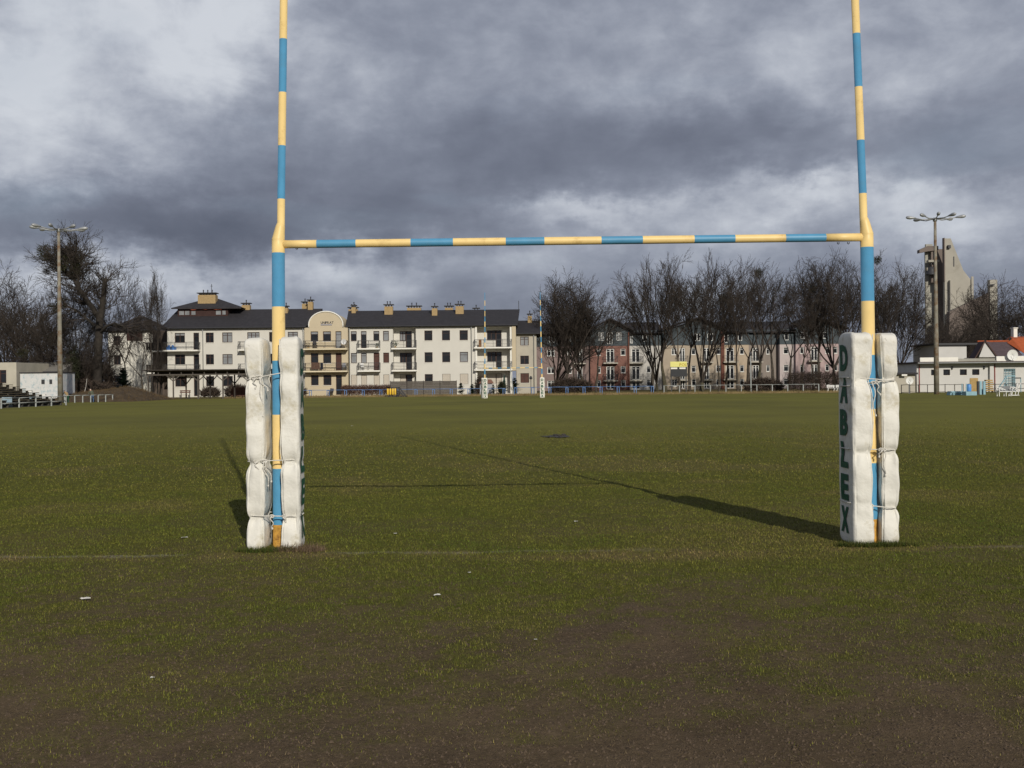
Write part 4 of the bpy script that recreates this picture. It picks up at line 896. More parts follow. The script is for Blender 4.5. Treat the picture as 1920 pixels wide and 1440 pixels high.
# low grey shed with dish at the fence
b = thing('grey_shed', (gx(1700, 116), 116, 0), 'low grey shed with flat dark roof at the end of the club house', 'building')
w = MB(); w.box(gx(1640, 116), gx(1716, 116), 116, 120, 0, 2.0); w.build('wall', GREYR, b); w = MB(); w.box(gx(1636, 116), gx(1719, 116), 115.6, 120.2, 2.003, 2.2); w.build('roof', ROOFD, b)
w = MB(); w.box(gx(1688, 116), gx(1698, 116), 115.5, 115.59, 1.85, 2.02); w.build('fascia', TRIMW, b)
t_ = thing('satellite_dish', (gx(1704.5, 111), 111, 0), 'tilted white dish on a short pole by the grey shed', 'satellite dish'); q = MB(); q.tube([(gx(1704.5, 111), 111, 0), (gx(1704.5, 111), 111, 1.3)], .05, 6); q.build('pole', GALV, t_); dish(t_, (gx(1704.5, 111), 110.8, 1.35), .40, 'bowl')
# ---- church of raw concrete
YK = 225.0; kx = lambda px, Y=YK: (px-960)*Y/FPX + .003*Y; kz = lambda py, px=1780, Y=YK: at(px, py, Y).z
CONL = mat('pale_concrete', (.36, .34, .295), .95, .12, .25, stain=(.28, .26, .22), sscale=.35, sthr=.56)
COND = mat('shaded_brown_concrete', (.17, .14, .125), .95, .12, .25, stain=(.12, .10, .088), sscale=.35, sthr=.56)  # brown concrete with the shade of the belfry recess put into its colour
b = thing('church_tower', (kx(1780), YK, 0), 'angular raw concrete church tower with slanting slab and open belfry', 'church')
w = MB(); w.prism([(kx(1767), 0), (kx(1767), kz(447)), (kx(1779), kz(447)), (kx(1802), kz(507)), (kx(1820), kz(530)), (kx(1822), 0)], YK, YK+.9); w.build('slanting_slab', CONL, b)
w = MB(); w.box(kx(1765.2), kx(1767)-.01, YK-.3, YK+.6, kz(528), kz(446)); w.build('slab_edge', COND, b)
Yb = YK + 4; w = MB(); w.box(kx(1732, Yb), kx(1745, Yb), Yb, Yb+.5, kz(464), kz(453)); w.build('belfry_head', CONC, b)
w = MB(); w.box(kx(1731, Yb), kx(1749, Yb), Yb, Yb+.5, 0, kz(464)-.01); w.build('belfry_slab', CONC, b)
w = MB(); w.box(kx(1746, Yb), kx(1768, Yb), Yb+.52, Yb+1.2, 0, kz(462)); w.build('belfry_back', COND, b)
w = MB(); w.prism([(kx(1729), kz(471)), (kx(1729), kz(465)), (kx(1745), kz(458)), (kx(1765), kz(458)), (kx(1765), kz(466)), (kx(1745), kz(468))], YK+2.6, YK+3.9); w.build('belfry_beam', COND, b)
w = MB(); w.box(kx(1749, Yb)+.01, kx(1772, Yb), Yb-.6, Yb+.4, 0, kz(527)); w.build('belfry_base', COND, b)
w = MB(); w.box(kx(1744), kx(1765), YK+2, YK+3.2, kz(489), kz(485)); w.build('belfry_sill', CONL, b)
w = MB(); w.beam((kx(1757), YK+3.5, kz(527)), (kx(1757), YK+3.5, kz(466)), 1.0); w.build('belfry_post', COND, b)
q = MB(); bz = kz(513); bx = kx(1750.5); vs = [(r_, z) for r_, z in ((1.2, 0), (1.0, .3), (.75, 1.0), (.6, 1.6), (.1, 1.8))]
q.tube([(bx, YK+2.4, bz+z) for r_, z in vs], [r_ for r_, z in vs], 12); q.tube([(bx, YK+2.4, bz+1.8), (bx, YK+2.4, kz(489))], .12, 6); q.build('bell', METAL, b, True)
w = MB(); w.box(kx(1774), kx(1779), YK-.9, YK-.01, 0, kz(526)); w.build('buttress', CONL, b)
w = MB(); w.box(kx(1816), kx(1820), YK-.3, YK-.01, 0, kz(519)); w.build('fin', CONL, b)
q = MB(); q.box(kx(1783.4), kx(1785.2), YK-.06, YK+.05, kz(500), kz(481)); q.build('slit_window', METAL, b)
q = MB(); q.box(kx(1772), kx(1777), YK-.6, YK-.004, kz(466), kz(460)); q.build('loudspeaker', METAL, b)
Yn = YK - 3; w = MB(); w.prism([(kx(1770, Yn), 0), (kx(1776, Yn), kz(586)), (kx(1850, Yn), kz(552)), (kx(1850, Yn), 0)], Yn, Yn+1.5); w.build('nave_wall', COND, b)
w = MB(); w.box(kx(1850, Yn)+.01, kx(1864, Yn), Yn-.4, Yn+.8, 0, kz(528)); w.build('nave_pillar', CONL, b); w = MB(); w.box(kx(1844, Yn), kx(1857, Yn), Yn-.9, Yn-.41, kz(539), kz(536.5)); w.build('beam_end', METAL, b)
# ---- left: shed, buildings
b = thing('graffiti_shed', (gx(73, 108), 108, 0), 'white garage-like shed with pale blue scrawls behind the stand', 'shed')
GRF = mat('scrawled_white_wall', (.60, .60, .60), .9, .08, 1.0, stain=(.33, .43, .47), sscale=2.4, sthr=.50)
w = MB(); w.box(gx(38, 108), gx(110, 108), 108, 112, 0, 2.95); w.build('wall', GRF, b)
for pa, pb in ((78, 84), (93, 98)): q = MB(); q.box(gx(pa, 108), gx(pb, 108), 107.95, 107.996, 1.85, 2.3); q.build('window_hatch', METAL, b)
q = MB(); q.box(gx(37, 108), gx(111, 108), 107.9, 112.1, 2.953, 3.05); q.build('roof', ROOFD, b)
b = thing('beige_building', (gx(5, 114), 114, 0), 'beige flat-roofed building with brown windows above the stand', 'building'); rects = [(gx(-12, 114), gx(12, 114), 2.0, 3.4, .2)]
window(b, gx(-12, 114), gx(12, 114), 2.0, 3.4, 114, 'dark', REDBR)
w = MB(); facade(w, gx(-90, 114), gx(31, 114), 0, 4.2, 114, rects); shell(w, gx(-90, 114), gx(31, 114), 0, 4.2, 114, 8); w.poly((gx(-90, 114), 114, 4.2), (gx(31, 114), 114, 4.2), (gx(31, 114), 122, 4.2), (gx(-90, 114), 122, 4.2)); w.build('wall', mat('beige_render', (.45, .42, .35), .9, .12, .8), b)
b = thing('grey_barn', (gx(70, 121), 121, 0), 'long grey roofed barn between the beige building and the trees', 'building')
w = MB(); w.box(gx(30, 121), gx(115, 121), 121, 127, 0, 3.3); w.build('wall', GREYR, b); gable_roof(b, gx(31, 121), gx(114, 121), 121, 6, 3.3, 4.4, mat('grey_sheet', (.19, .18, .165), .9, .2, 1.5))

# ------------------------------------------------------------------ trees
def rot_dir(d, ang, az):
    u = Vector((0, 0, 1)) if abs(d.z) < .95 else Vector((1, 0, 0)); a = d.cross(u).normalized(); c = d.cross(a)
    return (d*math.cos(ang) + (a*math.cos(az) + c*math.sin(az))*math.sin(ang)).normalized()
def make_tree(seed, H, r0, fork=.3, limbs=6, ang=(18, 38), up=.10, kids=(7, 7, 6), twig=.021, lean=0.0, wob=.10, droop=0.0, ratio=.56, density=.9):
    r = random.Random(seed); tr, cr_ = MB(), MB(); tips = []
    def poly(p, d, Ln, n, wb, trop):
        pts = [p.copy()]; dirs = [d]
        for _ in range(n):
            d = (d + Vector((r.gauss(0, wb), r.gauss(0, wb), r.gauss(0, wb*.6))) + Vector((0, 0, trop))).normalized(); p = p + d*(Ln/n); pts.append(p.copy()); dirs.append(d)
        return pts, dirs
    def grow(p, d, Ln, rad, lv):
        n = (5, 5, 4, 3, 2)[lv]; pts, dirs = poly(p, d, Ln, n, wob*(1 + .35*lv), up*(1.0 if lv < 3 else .4) - (droop if lv > 1 else 0))
        end = rad*(.45 if lv < 2 else .3); rads = [max(twig*.7, rad + (end - rad)*i/n) for i in range(n+1)]
        (tr if lv < 1 else cr_).tube(pts, rads, (8, 6, 4, 3, 3)[lv], cap=False)
        if lv >= 4: return
        k = kids[lv-1] if lv else limbs
        if lv == 3: k = 5
        k = max(2, round(k*density*(.8 + .4*r.random())))
        for i in range(k):
            t_ = (.2 + .8*(i + r.random())/k) if lv else 1.0
            t_ = min(t_, .999); f = t_*n; j = int(f); q = pts[j].lerp(pts[j+1], f - j); dd = dirs[j+1]
            a = R(r.uniform(*ang))*(1.0 if lv < 2 else 1.25); nd = rot_dir(dd, a, r.uniform(0, 6.283))
            Lc = Ln*ratio*(1.15 - .5*t_)*r.uniform(.8, 1.2) if lv else (H - Ln)*r.uniform(.62, .85)
            rc = max(twig, rads[min(j, n-1)]*(.50 if lv else .58)*r.uniform(.8, 1.1))
            grow(q, nd, Lc, rc, lv + 1)
        if lv and lv < 3:
            grow(pts[-1], dirs[-1], Ln*.4, max(twig, rads[-1]), min(lv + 1, 4))
        if lv == 2: tips.append(pts[-1])
    d0 = Vector((math.sin(lean), 0, math.cos(lean)))
    grow(Vector((0, 0, -.3)), d0, H*fork, r0, 0)
    return tr, cr_, tips
def raw_mesh(mb, name, m, smooth=True):
    me = bpy.data.meshes.new(name); me.from_pydata(mb.v, [], mb.f); me.materials.append(m)
    if smooth: me.polygons.foreach_set('use_smooth', [True]*len(mb.f))
    return me
PROTO = {}
def proto(key, bark, **kw):
    tr, c_, tips = make_tree(**kw); zs = float(np.percentile(np.array([v[2] for v in c_.v]), 98.3)); PROTO[key] = (raw_mesh(tr, 'trunk', bark), raw_mesh(c_, 'crown', TWIG if bark is not BIRCH else TWIG), tips, zs)
proto('broad', BARK, seed=3, H=16, r0=.36, fork=.20, limbs=7, ang=(20, 42), up=.09, kids=(9, 9, 6))
proto('tall', BARKG, seed=9, H=18, r0=.38, fork=.26, limbs=6, ang=(12, 30), up=.10, kids=(9, 7, 6))
proto('tall2', BARK, seed=21, H=18, r0=.32, fork=.32, limbs=5, ang=(14, 34), up=.09, kids=(9, 7, 6))
proto('multi', BARKG, seed=33, H=17, r0=.40, fork=.08, limbs=7, ang=(8, 24), up=.05, kids=(8, 7, 6), wob=.07)
proto('slim', BARK, seed=41, H=16, r0=.20, fork=.38, limbs=5, ang=(14, 32), up=.10, kids=(7, 6, 5))
proto('airy', BARK, seed=52, H=17, r0=.28, fork=.28, limbs=5, ang=(18, 40), up=.07, kids=(7, 6, 5), density=.82)
proto('birch', BIRCH, seed=61, H=13, r0=.14, fork=.5, limbs=5, ang=(12, 30), up=.02, kids=(6, 5, 5), droop=.10)
proto('gnarled', BARK, seed=71, H=15, r0=.50, fork=.42, limbs=6, ang=(22, 55), up=.05, kids=(8, 7, 6), wob=.16)
def leaf_ball(n, rad, seed, ln, wd, up=0):
    r = random.Random(seed); q = MB()
    for _ in range(n):
        v = Vector((r.gauss(0, 1), r.gauss(0, 1), r.gauss(0, 1))).normalized(); c = v*rad*(r.random()**.5); d = (v + Vector((r.uniform(-.7, .7), r.uniform(-.7, .7), r.uniform(-.7, .7)))).normalized()*ln; e = d.cross(Vector((r.random(), r.random(), r.random()))).normalized()*wd
        q.poly(c - e, c + d*.5, c + e) if r.random() < .3 else q.poly(c - e, c + d, c + e)
    return q
MB_ME = raw_mesh(leaf_ball(480, .5, 4, .22, .022), 'mistletoe', MISTLE, False)
def plant(key, px, Y, top, label, group, rot=0.0, wide=1.0, mist=(), cat='tree', x=None):
    tr, c_, tips, zs = PROTO[key]; p = gnd(px, 760); X0 = gx(px, Y) if x is None else x
    H = at(px, top, Y).z; s = H/zs
    t_ = thing('bare_tree' if key != 'birch' else 'birch_tree', (X0, Y, 0), label, cat, group); t_.rotation_euler.z = rot; t_.scale = (s*wide, s*wide, s)
    for nm, me in (('trunk', tr), ('crown', c_)):
        o = bpy.data.objects.new(nm, me); col.objects.link(o); o.parent = t_
    for k, (ti, sc) in enumerate(mist):
        q = tips[ti % len(tips)]; o = bpy.data.objects.new('mistletoe_clump', MB_ME); col.objects.link(o); o.parent = t_; o.location = q; o.scale = (sc, sc, sc); o.rotation_euler = (k, k*2, k*3)
    return t_
GT = 'bare trees along the far side of the pitch'
for a in (
    ('broad', 1058, 146, 524, 'wide crowned bare tree beside the far goal in front of the mauve house', .3, 1.05, ()),
    ('multi', 1040, 150, 570, 'low bushy bare tree at the corner of the mauve house', 1.1, 1.25, ()),
    ('broad', 1097, 151, 532, 'many limbed bare tree between the mauve and red brick houses', 2.2, 1.0, ()),
    ('slim', 1118, 149, 548, 'slim bare tree just left of the red brick house windows', .7, 1.1, ()),
    ('airy', 1222, 152, 522, 'spreading bare tree in front of the off-white house', 4.0, 1.1, ()),
    ('multi', 1232, 158, 515, 'bare tree with several steep stems in front of the off-white house', .2, .8, ()),
    ('tall', 1247, 148, 487, 'tall dense bare tree standing left of the yellow sign board', 1.9, 1.0, ((3, .9),)),
    ('slim', 1293, 150, 505, 'slender bare tree just right of the yellow sign board', 2.5, 1.1, ()),
    ('multi', 1315, 149, 487, 'tall multi-stemmed bare tree with dark mistletoe in front of the sand coloured house', 3.3, .95, ((5, 1.3), (14, 1.2), (20, 1.0), (2, 1.0))),
    ('slim', 1362, 156, 530, 'thin bare tree in front of the buff house', 1.3, 1.0, ()),
    ('airy', 1402, 152, 508, 'open crowned bare tree by the white lamp post', 2.9, .95, ()),
    ('tall', 1421, 145, 500, 'bare tree with the thickest mossy trunk right of the white lamp post', 4.4, .95, ()),
    ('tall2', 1452, 149, 498, 'tall bare tree in front of the narrow pale pink house', .9, .95, ((7, 1.2),)),
    ('airy', 1480, 153, 512, 'bare tree leaning over the left end of the dark hedge', 3.7, .9, ((4, 1.0),)),
    ('slim', 1078, 147, 560, 'thin dark stemmed tree in the middle of the mauve house front', 3.9, .9, ()),
    ('tall2', 1276, 145, 520, 'straight trunked bare tree close behind the yellow sign board', 1.1, .8, ()),
    ('slim', 1348, 144, 540, 'straight thin bare tree on the seam of the sand and buff houses', 5.2, .9, ()),
    ('tall2', 1384, 144, 520, 'bare tree with a clean straight trunk left of the white lamp post', 2.6, .8, ()),
    ('slim', 1524, 144, 535, 'thin bare tree left of the pink house french windows', 4.9, .9, ()),
    ('tall2', 1588, 146, 505, 'bare tree just behind the lettered pad of the right goal post', 1.9, .8, ()),
    ('slim', 1503, 146, 560, 'small bare tree before the left side of the pink house', 2.0, 1.3, ()),
    ('tall2', 1536, 150, 500, 'bare tree in the middle of the pink house front', 3.0, .95, ()),
    ('broad', 1566, 148, 490, 'large bare tree behind the right near goal post', 1.0, .95, ((11, 1.2), (17, 1.2), (6, 1.0))),
    ('tall', 1606, 152, 488, 'tall bare tree rising behind the right goal post pads', .5, 1.0, ((9, 1.2),)),
    ('tall2', 1655, 150, 502, 'bare tree right of the right goal post', 2.4, 1.0, ((8, 1.0),)),
    ('broad', 1688, 156, 505, 'high forked bare tree left of the floodlight by the club house', 4.1, .62, ((15, 1.0),)),
    ('multi', 1672, 160, 560, 'bushy bare tree filling the gap left of the grey shed', .4, 1.2, ()),
    ('multi', 1716, 158, 605, 'bushy bare tree at the foot of the church belfry', 2.4, 1.2, ((6, 1.0),)),
    ('airy', 1778, 162, 530, 'bare tree with long arching branches before the church slab', 5.5, 1.25, ()),
    ('multi', 1812, 185, 625, 'dense low bare tree in front of the church nave', 3.1, 1.8, ()),
    ('multi', 1757, 180, 605, 'low thicket-like bare tree under the church tower', 1.0, 1.5, ()),
    ('multi', 1850, 188, 615, 'low bare tree at the foot of the church pillar', 4.7, 1.5, ()),
    ('broad', 1885, 195, 540, 'bare tree right of the church pillar', 1.6, 1.2, ()),
    ('broad', 1925, 190, 545, 'bare tree at the far right beyond the orange roof', 3.6, 1.2, ()),
    ('birch', 1872, 165, 590, 'white stemmed birch above the grey tiled roof', .2, 1.2, ()),
    ('birch', 1886, 168, 580, 'second white stemmed birch beside the orange roof', 2.2, 1.2, ()),
):
    plant(a[0], a[1], a[2], a[3], a[4], GT, a[5], a[6], a[7])
GL = 'bare trees behind the spectator stand'
for a in (
    ('broad', 2, 140, 512, 'tall bare tree over the beige building', .8, 1.1, ()),
    ('broad', 30, 134, 575, 'bare tree behind the beige building', 2.0, 1.2, ()),
    ('multi', 62, 130, 566, 'bushy bare tree behind the graffiti shed', 3.9, 1.2, ()),
    ('multi', 92, 128, 578, 'dark bare tree left of the floodlight mast with rust stains', .5, 1.4, ((3, 1.6), (10, 1.4))),
    ('broad', 128, 126, 570, 'bare tree right of the rust stained mast', 5.1, 1.1, ()),
    ('slim', 203, 130, 515, 'fine twigged bare tree right of the leaning one', 1.2, .75, ()),
    ('slim', 238, 136, 560, 'thin bare tree in front of the white house', 4.2, 1.0, ((2, .9),)),
    ('tall2', 284, 134, 520, 'tall narrow bare tree between the white house and the cream wing', .3, .5, ()),
    ('tall2', 296, 133, 512, 'twin of the narrow bare tree close to the cream wing', 3.5, .42, ()),
    ('multi', 287, 131, 650, 'bushy lower growth round the two narrow trees', 3.0, .5, ()),
    ('airy', 268, 140, 605, 'low spreading bare tree drooping in front of the white house wall', 1.7, 1.0, ()),
    ('multi', 148, 122, 640, 'dark multi-stemmed thicket right of the rust stained mast', 2.2, 1.5, ()),
    ('multi', 168, 124, 630, 'dark thicket under the leaning tree', 4.6, 1.2, ()),
    ('multi', 184, 128, 655, 'dark thicket left of the white house', 5.6, 1.0, ()),
    ('birch', 138, 119, 655, 'pale stemmed young tree behind the two people', 1.0, 1.0, ()),
    ('birch', 156, 120, 660, 'pale stemmed young tree by the earth mound', 2.8, 1.0, ()),
):
    plant(a[0], a[1], a[2], a[3], a[4], GL, a[5], a[6], a[7])
# the leaning pollard with its mistletoe-laden head
def leaning_tree():
    r = random.Random(77); Yt = 121.0; tr, cr_ = MB(), MB(); base = Vector((gx(183, Yt), Yt, 0))
    P = lambda px, py, dy=0: at(px, py, Yt + dy)
    trunk = [base - Vector((0, 0, .3)), P(183, 690), P(185, 640), P(187, 600)]; tr.tube(trunk, [.52, .46, .43, .42], 10, False)
    limbs = [([P(187, 600), P(172, 575, -.6), P(152, 548, -1.0), P(140, 525, -1.2), P(124, 508, -1.3), P(112, 495, -1.4)], [.34, .30, .26, .22, .18, .12]),
             ([P(187, 602), P(192, 575), P(195, 545), P(198, 522)], [.42, .34, .30, .24]),
             ([P(150, 546, -1.0), P(146, 520, -1.4), P(140, 500, -1.2), P(142, 480, -.8)], [.16, .13, .10, .06]),
             ([P(184, 615), P(165, 600, 1.0), P(140, 580, 1.6), P(118, 572, 2.0)], [.2, .15, .1, .05]),
             ([P(186, 625), P(200, 612, -1.0), P(215, 606, -1.6), P(232, 612, -2.2), P(245, 630, -2.6)], [.2, .16, .12, .09, .05]),
             ([P(172, 575, -.6), P(160, 570, .8), P(150, 560, 1.8)], [.12, .08, .05])]
    def spray(p, d, Ln, rad, lv, dr=0.0):
        n = (4, 3, 2)[lv]; pts = [p]; dd = d
        for _ in range(n): dd = (dd + Vector((r.gauss(0, .16), r.gauss(0, .16), r.gauss(0, .12) + .06 - dr))).normalized(); pts.append(pts[-1] + dd*Ln/n)
        cr_.tube(pts, [max(.012, rad*(1 - .7*i/n)) for i in range(n+1)], (4, 3, 3)[lv], False)
        if lv < 2:
            for i in range((7, 6)[lv]):
                t_ = r.uniform(.25, 1)*n; j = min(int(t_), n-1); spray(pts[j].lerp(pts[j+1], t_ - j), rot_dir(dd, R(r.uniform(20, 55)), r.uniform(0, 6.28)), Ln*.55*r.uniform(.7, 1.2), rad*.5, lv + 1, dr)
    for li, (pts, rad) in enumerate(limbs):
        tr.tube(pts, rad, 8, False)
        for k in range(20 if li in (1,) else (46 if li in (0, 2) else 16)):
            t_ = r.uniform(.25, 1)*(len(pts)-1); j = min(int(t_), len(pts)-2); q = pts[j].lerp(pts[j+1], t_ - j); d = (pts[j+1] - pts[j]).normalized()
            spray(q, rot_dir(d, R(r.uniform(30, 75)), r.uniform(0, 6.28)), r.uniform(1.4, 3.2), .06, 0, .16 if li == 4 else 0)
    t_ = thing('leaning_tree', base, 'old leaning tree with thick trunk and a dark mistletoe laden head', 'tree', GL)
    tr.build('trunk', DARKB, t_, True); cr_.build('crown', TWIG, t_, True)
    for px, py, s, dy in ((84, 473, 2.2, -1), (90, 482, 1.4, -1), (112, 474, 2.0, -.5), (128, 478, 2.4, 0), (142, 487, 2.2, -1), (120, 492, 2.2, -2), (140, 503, 1.8, -1.5), (104, 500, 1.5, 0), (88, 508, 1.0, -1), (130, 512, 1.6, -1), (150, 512, 1.0, -1), (98, 487, 1.5, .5), (134, 466, 1.6, .4), (118, 566, 2.0, 1.8), (104, 575, 1.6, 1.6), (140, 522, 1.1, -1)):
        c = P(px, py, dy) - base; o = bpy.data.objects.new('mistletoe_clump', MB_ME); col.objects.link(o); o.parent = t_; o.location = c; o.scale = (s*.8, s*.7, s*.72); o.rotation_euler = (px, py, 1)
leaning_tree()
# fir in front of the white house
def fir(x, y, h, label, n=15, seed=1):
    r = random.Random(seed); t_ = thing('fir_tree', (x, y, 0), label, 'tree'); q = MB(); q.tube([(x, y, -.1), (x, y, h)], [.07*h/3, .01], 6); q.build('trunk', BARK, t_, True); q = MB()
    for i in range(n):
        for k in range(11):
            fz = min(.99, (i + r.random()*1.6)/n); z = h*(.06 + .92*fz); rad = h*.44*(1 - fz)**.8 + .05
            a = r.uniform(0, 6.28); rr_ = rad*r.uniform(.5, 1.2); d = Vector((math.cos(a), math.sin(a), r.uniform(.15, .75))); e = Vector((-math.sin(a), math.cos(a), 0))
            for s_ in range(5):
                u = (s_ + 1)/5; c = Vector((x, y, z)) + d*rr_*u + Vector((0, 0, -.16*rr_*u*u)); w_ = .12*h/3*(1.2 - u*.6)
                for sd in (-1, 1): q.poly(c - d*w_, c + e*sd*w_*2.2 + d*w_*1.5 + Vector((0, 0, .03)), c + d*w_)
    q.build('needles', CONIF, t_)
fir(gx(231, 128), 128, 3.7, 'small dark fir tree before the white house', 13, 3)
fir(gx(864, 134), 134, 1.5, 'little conifer left of the east wing downpipe', 9, 4); fir(gx(885, 134.5), 134.5, 1.35, 'little pointed conifer near the end balcony', 9, 5); fir(gx(925, 134.5), 134.5, 1.25, 'low conifer right of the far goal left post', 8, 6); fir(gx(965, 136), 136, 2.1, 'dark conifer at the corner of the grey wing', 9, 7)
def bush(name, x0, x1, y, dpt, h, m, n, seed, label, cat='hedge', ln=.35, wd=.02, flat=False):
    r = random.Random(seed); q = MB()
    for _ in range(n):
        x = r.uniform(x0, x1); yy = y + r.uniform(0, dpt); zt = h*(1 if flat else (.6 + .4*math.sin((x - x0)/(x1 - x0)*math.pi)))*(.85 + .3*r.random())
        z = zt*r.random()**.7; d = Vector((r.gauss(0, .6), r.gauss(0, .6), r.uniform(.1, 1))).normalized()*ln*r.uniform(.5, 1.3); c = Vector((x, yy, z)); e = d.cross(Vector((r.random(), r.random()-.5, r.random()-.5))).normalized()*wd; q.poly(c - e, c + e, c + d)
    for k in range(max(3, int((x1-x0)*2))): x = x0 + (x1-x0)*(k+.5)/max(3, int((x1-x0)*2)); q.tube([(x, y+dpt/2, -.05), (x + r.uniform(-.2, .2), y+dpt/2, h*.8)], [.03, .012], 4)
    q.build(name, m, None, False, label, cat)
HEDR = mat('red_brown_hedge', (.085, .045, .035), .95, .4, 2, c2=(.13, .07, .05)); HEDD = mat('dark_hedge', (.045, .032, .027), .95, .4, 2, c2=(.07, .052, .04)); IVY = mat('dark_ivy', (.030, .034, .016), .9, .5, 2)
bush('hedge', gx(640, 135), gx(732, 135), 135, .8, 1.2, HEDR, 9000, 1, 'low red brown hedge in front of the shuttered ground floor', flat=True)
bush('hedge', gx(1478, 140), gx(1592, 140), 139.5, 1.2, 2.3, HEDD, 12000, 2, 'dark clipped leafless hedge before the pink house', flat=True)
for i, (pa, pb, Y_, hh, lb) in enumerate(((500, 570, 137, 1.3, 'dark shrub row before the cream wing garden'), (420, 462, 136, 1.4, 'dark shrub under the shelter roof by the cream wing'), (375, 405, 136, 1.1, 'twiggy shrub behind the shelter bench'), (893, 908, 136, 2.1, 'dark shrub hiding the left side of the garden shed'), (936, 946, 136, 1.4, 'dark green shrub beside the folded parasol'), (1035, 1110, 141, 1.8, 'dark undergrowth at the foot of the bushy trees'), (1400, 1470, 143, 1.6, 'dark undergrowth beneath the thick mossy trunk'), (1600, 1690, 143, 2.6, 'dark undergrowth behind the right goal post'), (1690, 1760, 142, 3.2, 'dark undergrowth behind the club house end'), (118, 200, 120, 2.2, 'dark brown undergrowth behind the two people'), (150, 206, 124, 4.5, 'tall dark undergrowth left of the white house'), (0, 40, 126, 4.5, 'dark undergrowth behind the beige building'), (110, 150, 123, 5.5, 'ivy covered undergrowth right of the rust stained mast'), (40, 110, 130, 5.2, 'dark growth over the grey barn'), (1765, 1850, 160, 4.5, 'dark growth between the club house and the church'))):
    bush('shrub', gx(pa, Y_), gx(pb, Y_), Y_, 2.0, hh, IVY if i in (4, 12) else HEDD, int(900 + 260*(pb-pa)*Y_/FPX*hh), 30 + i, lb, 'shrub', .6, .045)
# ------------------------------------------------------------------ earth mound
def mound():
    r = random.Random(8); q = MB(); nx_, ny_ = 44, 16; x0, x1, y0, y1 = gx(100, 112), gx(283, 112), 106, 122; vs = []
    for j in range(ny_+1):
        for i in range(nx_+1):
            u, v = i/nx_, j/ny_; x, y = x0 + (x1-x0)*u, y0 + (y1-y0)*v; e = (math.sin(math.pi*u)**.6)*(math.sin(math.pi*min(1, v*1.05))**.8)
            vs.append((x, y, e*(1.15 + .55*math.exp(-((u-.74)/.14)**2)) + (r.uniform(-.07, .07) if 0 < u < 1 and 0 < v < 1 else 0) - .05))
    q.add(vs, [(j*(nx_+1)+i, j*(nx_+1)+i+1, (j+1)*(nx_+1)+i+1, (j+1)*(nx_+1)+i) for j in range(ny_) for i in range(nx_)])
    q.build('earth_mound', mat('dry_earth', (.050, .035, .022), .98, .35, 1.2, c2=(.080, .058, .036), bump=.08, bscale=5), kind='structure')
    g = MB()
    for _ in range(5000):
        k = r.randrange(len(vs)); c = Vector(vs[k]) + Vector((r.uniform(-.3, .3), r.uniform(-.5, .5), -.03)); d = Vector((r.gauss(0, .4), r.gauss(0, .4), 1)).normalized()*r.uniform(.12, .32); e = Vector((.02, 0, 0)); g.poly(c-e, c+e, c+d)
    g.build('dry_grass', mat('mound_straw', (.085, .058, .03), .95, .35, 1.5), None, False, 'dry straw coloured grass on the earth mound', 'grass', kind='stuff')
mound()
g = MB(); r = random.Random(12)
for _ in range(9000):
    x = r.uniform(-34, 44); y = r.uniform(123.5, 130); c = Vector((x, y, -.02)); d = Vector((r.gauss(0, .4), r.gauss(0, .4), 1)).normalized()*r.uniform(.12, .38); e = Vector((.03, 0, 0)); g.poly(c-e, c+e, c+d)
g.build('dry_verge', mat('verge_straw', (.15, .105, .05), .95, .4, .4, c2=(.20, .15, .07)), None, False, 'strip of rough dry grass along the far fence', 'grass', kind='stuff')

# ------------------------------------------------------------------ fences
def rail_fence(name, pts, h, m, label, double=False, rails=(1.0,), pw=.07, every=None, post_m=None, kink=0):
    t_ = thing(name, (*pts[0][:2], 0), label, 'fence'); r = random.Random(len(pts))
    for x, y in pts:
        for dx in ((-.13, .13) if double else (0,)):
            q = MB(); q.box(x+dx-pw/2, x+dx+pw/2, y-pw/2, y+pw/2, -.1, h); q.build('post', post_m or m, t_)
        if double: q = MB(); q.box(x-.09, x+.09, y-.03, y+.03, h-.12, h-.02); q.build('clip', m, t_)
    for (xa, ya), (xb, yb) in zip(pts[:-1], pts[1:]):
        for f in rails:
            q = MB(); q.tube([(xa, ya-pw*.6, h*f-.03 + r.uniform(-kink, kink)), (xb, yb-pw*.6, h*f-.03 + r.uniform(-kink, kink))], .032, 6); q.build('rail', m, t_, True)
    return t_
rail_fence('blue_fence', [(gx(px, 131), 131) for px in range(549, 960, 33)], .85, BLUEF, 'blue railing fence with paired posts in front of the cream apartment block', True, (1.0,))
rail_fence('blue_fence', [(gx(px, 131), 131) for px in range(967, 1230, 32)], .95, BLUEF, 'blue railing fence with paired posts between the grey wing and the trees', True, (1.0,))
rail_fence('pale_fence', [(gx(px, 131), 131) for px in range(1245, 1560, 29)], 1.0, PALEF, 'worn pale railing fence in front of the sand and pink houses', False, (1.0,), .10)
lf = rail_fence('white_fence', [(-37.6 - .02*k, 78.5 + 2.9*k) for k in range(5)], .78, PALEF, 'low fence with pale posts before the spectator stand', False, (1.0, .5), .09)
rail_fence('white_fence', [(gx(px, 101.5 + i*.9), 101.5 + i*.9) for i, px in enumerate((121, 140, 155, 170, 184, 198, 211))], .74, PALEF, 'low white post fence in front of the two people and the mound', False, (1.0,), .085)
rail_fence('grey_fence', [(gx(px, 109), 109) for px in (1690, 1706, 1722, 1739, 1755, 1772, 1790, 1806)], .95, mat('brown_grey_tube', (.085, .075, .065), .7, .25, 4), 'grey tube fence in front of the white club house', False, (1.0, .2), .06, kink=.04)
